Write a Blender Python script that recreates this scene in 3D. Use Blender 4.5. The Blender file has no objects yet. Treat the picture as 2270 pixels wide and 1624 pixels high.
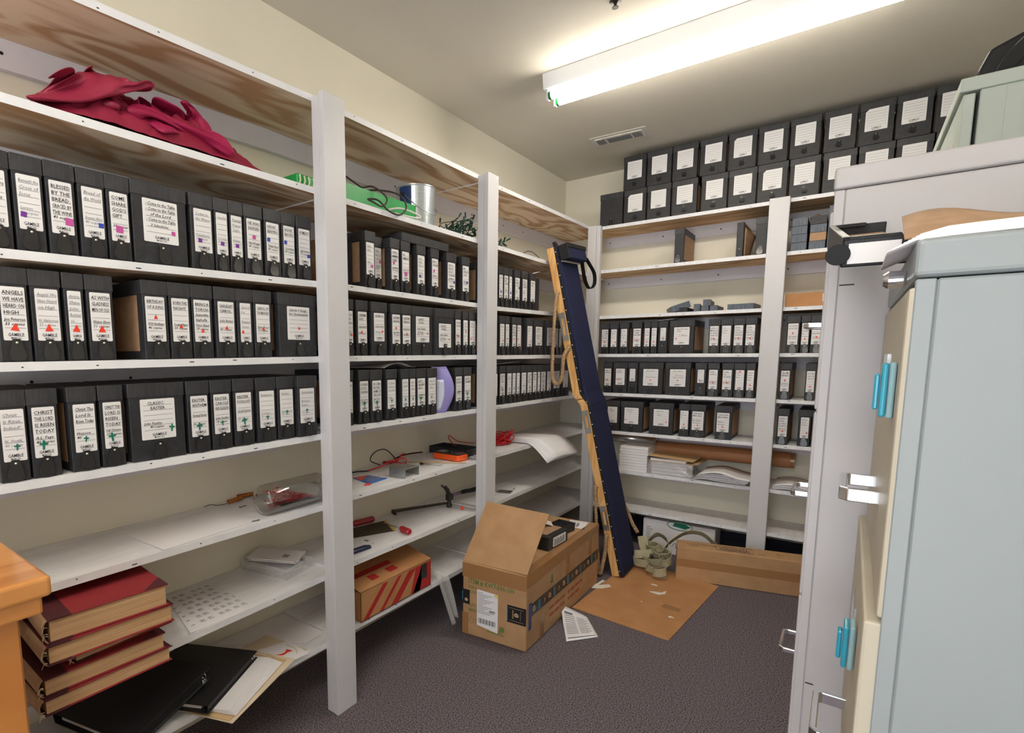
import bpy, math, random
from mathutils import Vector, Matrix
random.seed(7)
sc = bpy.context.scene
COL = sc.collection
# ------------------------------------------------------------------ camera
CAM = Vector((1.6309, -1.1564, 1.2216)); YAW, PITCH, ROLL = 0.6724, -0.1205, -0.0057
FPX, SHX, SHY = 1196.57, -204.678, 116.672
Fw = Vector((-math.sin(YAW)*math.cos(PITCH), math.cos(YAW)*math.cos(PITCH), math.sin(PITCH)))
Rt = Vector((math.cos(YAW), math.sin(YAW), 0)); Up = Rt.cross(Fw)
R2 = Rt*math.cos(ROLL)+Up*math.sin(ROLL); U2 = -Rt*math.sin(ROLL)+Up*math.cos(ROLL)
cd = bpy.data.cameras.new('camera'); cam = bpy.data.objects.new('camera', cd); COL.objects.link(cam)
cd.sensor_fit = 'HORIZONTAL'; cd.sensor_width = 36; cd.lens = FPX/2270*36
cd.shift_x = -SHX/2270; cd.shift_y = SHY/2270; cd.clip_start = 0.02
cam.matrix_world = Matrix(((R2.x, U2.x, -Fw.x, CAM.x), (R2.y, U2.y, -Fw.y, CAM.y), (R2.z, U2.z, -Fw.z, CAM.z), (0, 0, 0, 1)))
sc.camera = cam
# ------------------------------------------------------------------ world and exposure (added even fill, standing for an adjoining room, comes in behind the camera)
wd = bpy.data.worlds.new('world'); sc.world = wd; wd.use_nodes = True
bg = wd.node_tree.nodes['Background']; bg.inputs[0].default_value = (.90, .95, 1, 1); bg.inputs[1].default_value = 2.9
sc.view_settings.view_transform = 'Standard'; sc.view_settings.look = 'None'
sc.view_settings.exposure = 0.58; sc.view_settings.gamma = 1.0; sc.view_settings.use_curve_mapping = False
TUBE = 26.0
# ------------------------------------------------------------------ materials
def s2l(c):
    return tuple((x/255/12.92 if x/255 <= .04045 else ((x/255+.055)/1.055)**2.4) for x in c)+(1,)
MATS = {}
def mat(name, rgb, rough=.6, metal=0, noise=0, nscale=20, bump=0, bscale=60, stretch=(1, 1, 1), rgb2=None, spec=.4, emit=0, alpha=None, trans=0, sheen=0, detail=4, coat=0):
    m = bpy.data.materials.new(name); m.use_nodes = True; nt = m.node_tree; N = nt.nodes; L = nt.links
    b = N['Principled BSDF']; c = s2l(rgb); b.inputs['Base Color'].default_value = c
    b.inputs['Roughness'].default_value = rough; b.inputs['Metallic'].default_value = metal
    b.inputs['Specular IOR Level'].default_value = spec
    if sheen: b.inputs['Sheen Weight'].default_value = sheen; b.inputs['Sheen Roughness'].default_value = .35; b.inputs['Sheen Tint'].default_value = c
    if coat: b.inputs['Coat Weight'].default_value = coat; b.inputs['Coat Roughness'].default_value = .15
    if emit: b.inputs['Emission Color'].default_value = c; b.inputs['Emission Strength'].default_value = emit
    if trans: b.inputs['Transmission Weight'].default_value = trans; b.inputs['IOR'].default_value = 1.45
    if alpha is not None: b.inputs['Alpha'].default_value = alpha
    if noise or rgb2 or bump:
        tc = N.new('ShaderNodeTexCoord'); mp = N.new('ShaderNodeMapping'); mp.inputs['Scale'].default_value = stretch
        L.new(tc.outputs['Object'], mp.inputs['Vector'])
    if noise or rgb2:
        nz = N.new('ShaderNodeTexNoise'); nz.inputs['Scale'].default_value = nscale; nz.inputs['Detail'].default_value = detail
        L.new(mp.outputs['Vector'], nz.inputs['Vector'])
        r = N.new('ShaderNodeValToRGB'); r.color_ramp.elements[0].position = .35; r.color_ramp.elements[1].position = .65
        d = s2l(rgb2) if rgb2 else tuple(x*(1-noise) for x in c[:3])+(1,)
        r.color_ramp.elements[0].color = d; r.color_ramp.elements[1].color = c
        L.new(nz.outputs['Fac'], r.inputs['Fac']); L.new(r.outputs['Color'], b.inputs['Base Color'])
    if bump:
        nb = N.new('ShaderNodeTexNoise'); nb.inputs['Scale'].default_value = bscale; nb.inputs['Detail'].default_value = 3
        L.new(mp.outputs['Vector'], nb.inputs['Vector'])
        bp = N.new('ShaderNodeBump'); bp.inputs['Strength'].default_value = bump; bp.inputs['Distance'].default_value = .002
        L.new(nb.outputs['Fac'], bp.inputs['Height']); L.new(bp.outputs['Normal'], b.inputs['Normal'])
    MATS[name] = m; return m
def wood_mat(name, light, dark, rot=0, scale=7, dist=9, rough=.55, stretch=(1, .22, 1), coat=0):
    m = mat(name, light, rough=rough, coat=coat); nt = m.node_tree; N = nt.nodes; L = nt.links; b = N['Principled BSDF']
    tc = N.new('ShaderNodeTexCoord'); mp = N.new('ShaderNodeMapping'); mp.inputs['Scale'].default_value = stretch; mp.inputs['Rotation'].default_value = (0, 0, rot)
    L.new(tc.outputs['Object'], mp.inputs['Vector'])
    n1 = N.new('ShaderNodeTexNoise'); n1.inputs['Scale'].default_value = scale; n1.inputs['Detail'].default_value = 2; n1.inputs['Distortion'].default_value = .6
    L.new(mp.outputs['Vector'], n1.inputs['Vector'])
    w = N.new('ShaderNodeMath'); w.operation = 'MULTIPLY'; w.inputs[1].default_value = dist; L.new(n1.outputs['Fac'], w.inputs[0])
    fr = N.new('ShaderNodeMath'); fr.operation = 'PINGPONG'; fr.inputs[1].default_value = .5; L.new(w.outputs[0], fr.inputs[0])
    n2 = N.new('ShaderNodeTexNoise'); n2.inputs['Scale'].default_value = scale*9; n2.inputs['Detail'].default_value = 4
    mp2 = N.new('ShaderNodeMapping'); mp2.inputs['Scale'].default_value = tuple(x*(1 if i != 1 else .35) for i, x in enumerate(stretch)); mp2.inputs['Rotation'].default_value = (0, 0, rot)
    L.new(tc.outputs['Object'], mp2.inputs['Vector']); L.new(mp2.outputs['Vector'], n2.inputs['Vector'])
    ad = N.new('ShaderNodeMath'); ad.operation = 'MULTIPLY_ADD'; ad.inputs[1].default_value = .5; L.new(n2.outputs['Fac'], ad.inputs[0]); L.new(fr.outputs[0], ad.inputs[2])
    r = N.new('ShaderNodeValToRGB'); e = r.color_ramp.elements; e[0].position = .33; e[0].color = s2l(dark); e[1].position = .62; e[1].color = s2l(light)
    L.new(ad.outputs[0], r.inputs['Fac']); L.new(r.outputs['Color'], b.inputs['Base Color'])
    return m
WALL = mat('cream_wall_paint', (235, 229, 213), .75, noise=.03, nscale=3, bump=.15, bscale=180)
CEIL = mat('cream_ceiling_paint', (214, 208, 196), .85, noise=.04, nscale=2, bump=.15, bscale=160)
WHITE = mat('white_shelf_paint', (238, 238, 242), .5, rgb2=(228, 229, 235), nscale=9, stretch=(6, 1, 1), bump=.25, bscale=90)
POSTW = mat('white_post_paint', (214, 213, 217), .42, rgb2=(208, 207, 212), nscale=3, stretch=(1, 1, .3), bump=.12, bscale=60)
CLEAT = mat('pale_cleat_paint', (234, 232, 242), .5, noise=.03)
PLY = wood_mat('bare_plywood', (234, 212, 182), (194, 152, 112), scale=4.6, dist=8, stretch=(1, .22, 1), rough=.7)
PLYX = wood_mat('bare_plywood_crosswise', (224, 190, 146), (190, 146, 98), scale=4.6, dist=8, stretch=(.2, 1, 1), rough=.7)
DARKH = mat('screw_hole_black', (28, 26, 26), .7)
CARPET = mat('grey_purple_carpet', (142, 132, 138), .95, rgb2=(40, 36, 44), nscale=230, detail=5, spec=.1)
BLACKB = mat('black_box_paper', (52, 52, 56), .5, rgb2=(42, 42, 45), nscale=60, bump=.25, bscale=320, spec=.35)
LIDB = mat('black_lid_paper', (60, 60, 64), .48, rgb2=(44, 44, 47), nscale=26, stretch=(5, 5, .6), bump=.2, bscale=260, spec=.4)
KRAFT = mat('kraft_board', (176, 142, 112), .8, rgb2=(163, 130, 101), nscale=40)
CARD = mat('corrugated_cardboard', (187, 148, 108), .8, rgb2=(176, 137, 98), nscale=14, bump=.1, bscale=90)
CARD2 = mat('orange_brown_cardboard', (186, 136, 92), .75, rgb2=(176, 126, 82), nscale=10)
TAPE = mat('brown_packing_tape', (164, 120, 78), .25, spec=.6)
LABEL = mat('white_label_paper', (236, 234, 236), .55)
PAPER = mat('white_paper', (238, 236, 240), .7)
RULE = mat('grey_printed_rule', (120, 118, 124), .7)
INK = mat('black_marker_ink', (22, 22, 26), .6)
PENCIL = mat('grey_pencil', (118, 118, 128), .7)
MAROONI = mat('plum_ink', (120, 60, 92), .7)
PRINT = mat('dark_printed_ink', (44, 42, 58), .6)
LEATH = mat('black_leather_tab', (40, 39, 41), .24, spec=.6, bump=.1, bscale=200)
RIVET = mat('nickel_rivet', (240, 234, 220), .3, metal=.5, spec=1)
RED = mat('red_sticker', (236, 66, 44), .5); GREENS = mat('teal_marker', (26, 122, 100), .5)
PINK = mat('magenta_sticker', (196, 84, 160), .5); BLUES = mat('blue_sticker', (48, 70, 170), .5); VIO = mat('violet_sticker', (116, 50, 150), .5)
VELVET = mat('crimson_velvet', (164, 20, 76), .65, rgb2=(136, 16, 58), nscale=7, sheen=.5, bump=.3, bscale=300)
SATIN = mat('crimson_lining', (152, 38, 68), .5, rgb2=(140, 32, 60), nscale=10)
NAVY = mat('navy_canvas', (42, 46, 80), .85, rgb2=(32, 36, 64), nscale=160, bump=.4, bscale=400, spec=.2)
BLK = mat('black_binding', (24, 23, 26), .6)
PINE = wood_mat('varnished_pine', (228, 182, 122), (212, 158, 96), scale=6, dist=5, stretch=(3, 3, .35), rough=.35)
ORNG = wood_mat('orange_stained_wood', (206, 142, 78), (184, 118, 58), scale=3, dist=3, stretch=(3, .5, .4), rough=.25, coat=.5)
ROPE = mat('jute_rope', (186, 156, 122), .9, rgb2=(150, 118, 86), nscale=130, stretch=(1, 1, 1), bump=.6, bscale=240)
STEEL = mat('galvanised_steel', (190, 194, 192), .35, metal=.9, noise=.15, nscale=30)
CHROME = mat('chrome', (232, 234, 238), .12, metal=1)
CABIN = mat('pale_grey_cabinet_enamel', (142, 149, 152), .38, noise=.02, nscale=2, spec=.5)
CABINW = mat('off_white_cabinet_enamel', (186, 183, 186), .32, rgb2=(181, 177, 179), nscale=3, spec=.5)
CABGRN = mat('pale_green_cabinet_enamel', (184, 194, 187), .45, noise=.02, nscale=3)
CABBEI = mat('beige_drawer_enamel', (184, 176, 160), .5)
CREAM = mat('cream_strip', (226, 222, 196), .5)
TUBEM = mat('lit_fluorescent_tube', (255, 247, 232), .4, emit=TUBE)
FIXM = mat('white_lamp_enamel', (232, 236, 242), .35)
GREENC = mat('green_tube_collar', (30, 120, 60), .5)
GREENW = mat('bright_green_wrap', (20, 158, 72), .4)
CABLE = mat('dark_brown_cable', (52, 42, 40), .5); WCABLE = mat('white_cable', (226, 224, 218), .5)
GRWIRE = mat('dark_green_light_string', (24, 66, 54), .5)
REDC = mat('red_cord', (206, 34, 44), .4)
BUCKET = mat('brushed_tin', (206, 214, 220), .32, metal=.75, rgb2=(190, 198, 206), nscale=30, stretch=(.3, .3, 14))
BLUEL = mat('navy_print_label', (38, 66, 122), .4)
ORANGE = mat('orange_rubber', (240, 94, 34), .5)
DGREY = mat('dark_grey_plastic', (48, 46, 46), .5)
GUN = mat('dark_iron', (66, 62, 58), .4, metal=.6)
COPPER = mat('copper_wire', (196, 124, 62), .3, metal=.7)
GLASS = mat('clear_glass', (240, 240, 238), .03, trans=1.0, spec=.5)
ACRYL = mat('clear_acrylic', (244, 246, 246), .06, alpha=.17, spec=.8)
PLASTIC = mat('clear_plastic_bag', (226, 226, 226), .12, alpha=.3, spec=1.0)
BOOKRED = mat('faded_red_cloth_cover', (154, 48, 54), .75, rgb2=(140, 40, 46), nscale=8)
BOOKDK = mat('dark_maroon_leather', (88, 40, 46), .6, noise=.3, nscale=20)
PAGES = mat('aged_page_edges', (222, 188, 146), .85, rgb2=(182, 142, 102), nscale=9, stretch=(.4, .4, 60), detail=6)
PAPERAGED = mat('aged_paper', (224, 208, 184), .85)
VINYL = mat('black_vinyl', (30, 30, 32), .38, bump=.3, bscale=420)
MANILA = mat('manila_card', (206, 176, 134), .75)
KHAKI = mat('khaki_webbing', (182, 174, 144), .85, rgb2=(166, 158, 128), nscale=120, bump=.4, bscale=300)
BLUECLIP = mat('turquoise_plastic', (52, 150, 176), .2, spec=.7); CLRP = mat('clear_blue_plastic', (150, 190, 200), .1, alpha=.75)
PURPLE = mat('lavender_cover', (150, 142, 206), .6); LAV = mat('pale_lavender_cover', (210, 214, 236), .6)
GRNINK = mat('green_carton_print', (104, 122, 62), .8); REDINK = mat('red_carton_print', (168, 84, 56), .8)
BTAPE = mat('black_printed_tape', (34, 34, 38), .3, spec=.6); CYAN = mat('cyan_tape_print', (70, 150, 176), .5); TAN = mat('tan_tape_print', (200, 170, 130), .5)
ROLLB = mat('brown_wrapping_paper_roll', (178, 124, 84), .55, noise=.08, nscale=10); ROLLS = mat('silver_foil_roll', (196, 196, 198), .25, metal=.9)
YELL = mat('yellow_edge', (226, 186, 40), .5); SAND = mat('dark_olive_sandpaper', (78, 72, 54), .85, noise=.2, nscale=200)
TOOLRED = mat('red_clear_handle', (168, 34, 44), .25, spec=.7)
REDTAPE = mat('dark_red_stripe', (176, 40, 40), .5)
BLUEPR = mat('blue_print', (60, 110, 190), .5); GREYBK = mat('slate_grey_box_paper', (96, 104, 118), .5, rgb2=(72, 78, 90), nscale=30, stretch=(8, 1, 1))
HVAC = mat('painted_vent_metal', (216, 212, 206), .5)
STAIN = mat('white_plaster_scrap', (232, 226, 216), .8)
# ------------------------------------------------------------------ mesh helpers
class MB:
    def __init__(s): s.v = []; s.f = []; s.m = []
    def add(s, vs, fs, mi=0):
        n = len(s.v); s.v += [tuple(v) for v in vs]
        for f in fs: s.f.append(tuple(i+n for i in f)); s.m.append(mi)
        return s
    def box(s, x0, x1, y0, y1, z0, z1, mi=0, M=None, mis=None):
        vs = [Vector(p) for p in ((x0, y0, z0), (x1, y0, z0), (x1, y1, z0), (x0, y1, z0), (x0, y0, z1), (x1, y0, z1), (x1, y1, z1), (x0, y1, z1))]
        if M: vs = [M @ v for v in vs]
        fs = [(0, 3, 2, 1), (4, 5, 6, 7), (0, 1, 5, 4), (1, 2, 6, 5), (2, 3, 7, 6), (3, 0, 4, 7)]
        if mis:
            n = len(s.v); s.v += [tuple(v) for v in vs]
            for f, k in zip(fs, mis): s.f.append(tuple(i+n for i in f)); s.m.append(k)
        else: s.add(vs, fs, mi)
        return s
    def hexa(s, b, t, mi=0):
        s.add(list(b)+list(t), [(0, 3, 2, 1), (4, 5, 6, 7), (0, 1, 5, 4), (1, 2, 6, 5), (2, 3, 7, 6), (3, 0, 4, 7)], mi); return s
    def slab(s, pts, th, mi=0, M=None):
        """flat polygon (x,y,z points, bottom face) thickened upwards by th"""
        b = [Vector(p) for p in pts]
        n = (b[1]-b[0]).cross(b[2]-b[0]).normalized(); t = [p+n*th for p in b]; k = len(b)
        if M: b = [M @ p for p in b]; t = [M @ p for p in t]
        fs = [tuple(reversed(range(k))), tuple(range(k, 2*k))]+[(i, (i+1) % k, k+(i+1) % k, k+i) for i in range(k)]
        s.add(b+t, fs, mi); return s
    def tube(s, path, r, n=8, mi=0, closed=False, cap=True, flat=1):
        P = [Vector(p) for p in path]; K = len(P); rr = r if isinstance(r, (list, tuple)) else [r]*K
        up = Vector((0, 0, 1)); vs = []; prev = None
        for i, p in enumerate(P):
            a = P[(i-1) % K] if (closed or i > 0) else p; c = P[(i+1) % K] if (closed or i < K-1) else p
            t = (c-a)
            t = t.normalized() if t.length > 1e-9 else Vector((0, 0, 1))
            if prev is None:
                u = t.cross(up); u = u.normalized() if u.length > 1e-4 else Vector((1, 0, 0))
            else:
                u = prev-t*prev.dot(t); u = u.normalized() if u.length > 1e-6 else t.orthogonal().normalized()
            prev = u; w = t.cross(u)
            for k in range(n):
                an = 2*math.pi*k/n; vs.append(p+u*math.cos(an)*rr[i]+w*math.sin(an)*rr[i]*flat)
        fs = []
        for i in range(K if closed else K-1):
            j = (i+1) % K
            for k in range(n): fs.append((i*n+k, i*n+(k+1) % n, j*n+(k+1) % n, j*n+k))
        if cap and not closed: fs += [tuple(reversed(range(n))), tuple(range((K-1)*n, K*n))]
        s.add(vs, fs, mi); return s
    def cyl(s, a, b, r, n=20, mi=0, r2=None): return s.tube([a, b], [r, r if r2 is None else r2], n, mi)
    def lathe(s, prof, n=32, mi=0, M=None, c=(0, 0, 0)):
        vs = []; K = len(prof)
        for r, z in prof:
            for k in range(n):
                a = 2*math.pi*k/n; v = Vector((c[0]+r*math.cos(a), c[1]+r*math.sin(a), c[2]+z)); vs.append(M @ v if M else v)
        fs = [(i*n+k, i*n+(k+1) % n, (i+1)*n+(k+1) % n, (i+1)*n+k) for i in range(K-1) for k in range(n)]
        fs += [tuple(reversed(range(n))), tuple(range((K-1)*n, K*n))]
        s.add(vs, fs, mi); return s
    def build(s, name, mats, parent=None, bevel=0, smooth=False, seg=1):
        me = bpy.data.meshes.new(name); me.from_pydata(s.v, [], s.f)
        if not isinstance(mats, (list, tuple)): mats = [mats]
        for m in mats: me.materials.append(m)
        for p, k in zip(me.polygons, s.m): p.material_index = k; p.use_smooth = smooth
        me.update()
        o = bpy.data.objects.new(name, me); COL.objects.link(o)
        if parent: o.parent = parent
        if bevel:
            b = o.modifiers.new('bevel', 'BEVEL'); b.width = bevel; b.segments = seg; b.limit_method = 'ANGLE'
        return o
def empty(name, loc=(0, 0, 0), rz=0, rot=None):
    o = bpy.data.objects.new(name, None); COL.objects.link(o); o.location = loc; o.empty_display_size = .05
    o.rotation_euler = rot if rot else (0, 0, rz); return o
def tag(o, label, cat, group=None, kind=None):
    if label: o['label'] = label
    if cat: o['category'] = cat
    if group: o['group'] = group
    if kind: o['kind'] = kind
    return o
def struct(o): o['kind'] = 'structure'; return o
TXT = {}
def textmesh(body, size, thick=0, shear=0, sx=1):
    key = (body, round(size, 5), thick, shear)
    if key in TXT: return TXT[key]
    cu = bpy.data.curves.new('writing', 'FONT'); cu.body = body; cu.size = size; cu.resolution_u = 1; cu.offset = thick; cu.shear = shear; cu.fill_mode = 'FRONT'
    t = bpy.data.objects.new('writing_tmp', cu); COL.objects.link(t)
    bpy.context.view_layer.update()
    me = bpy.data.meshes.new_from_object(t.evaluated_get(bpy.context.evaluated_depsgraph_get()))
    COL.objects.unlink(t); bpy.data.objects.remove(t)
    vs = [tuple(v.co) for v in me.vertices]; fs = [tuple(p.vertices) for p in me.polygons]
    w = max([v[0] for v in vs], default=0)
    TXT[key] = (vs, fs, w); return TXT[key]
def put_text(mb, body, size, x, z, y=0, maxw=None, mi=0, thick=0, shear=0, M=None, center=False, jit=0):
    """text in the local XZ plane facing -Y (or through M)"""
    if not body.strip(): return
    vs, fs, w = textmesh(body, size, thick, shear)
    k = 1 if not maxw or w <= maxw else maxw/w
    ox = x-(w*k/2 if center else 0)
    out = []
    for v in vs:
        p = Vector((ox+v[0]*k, y, z+v[1]+jit*math.sin(v[0]*190)))
        out.append(M @ p if M else p)
    mb.add(out, fs, mi)
def wavy(pts, n=10):
    """Catmull-Rom through points"""
    P = [Vector(p) for p in pts]; P = [P[0]*2-P[1]]+P+[P[-1]*2-P[-2]]; out = []
    for i in range(1, len(P)-2):
        for k in range(n):
            t = k/n; a, b, c, d = P[i-1:i+3]
            out.append(.5*((2*b)+(c-a)*t+(2*a-5*b+4*c-d)*t*t+(3*b-a-3*c+d)*t**3))
    out.append(P[-2]); return out
# ------------------------------------------------------------------ room
W = .0889; TB = .019; XS = .296; XF = .349; YF = 2.2433; YP = 2.2067; YW = 2.5377; CH = 2.3974; XR = 2.47; Y2 = .9387; Y0 = -2.6
ZT = 1.9967; ZS = dict(A=1.9924, B=1.7298, C=1.4501, D=1.2136, E=.971, F=.7318, G=.4858, H=.2452)
struct(MB().box(-.1, XR+.1, Y0, YW+.1, -.1, 0).build('floor', CARPET))
struct(MB().box(-.1, XR+.1, Y0, YW+.1, CH, CH+.1).build('ceiling', CEIL))
struct(MB().box(-.1, 0, Y0, YW+.1, 0, CH).build('wall_left', WALL))
struct(MB().box(0, XR, YW, YW+.1, 0, CH).build('wall_back', WALL))
struct(MB().box(XR, XR+.1, Y0, YW+.1, 0, CH).build('wall_right', WALL))
m = MB().box(0, .75, Y0-.1, Y0, 0, CH).box(2.15, XR, Y0-.1, Y0, 0, CH).box(.75, 2.15, Y0-.1, Y0, 2.1, CH)
struct(m.build('wall_front', WALL))
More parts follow.
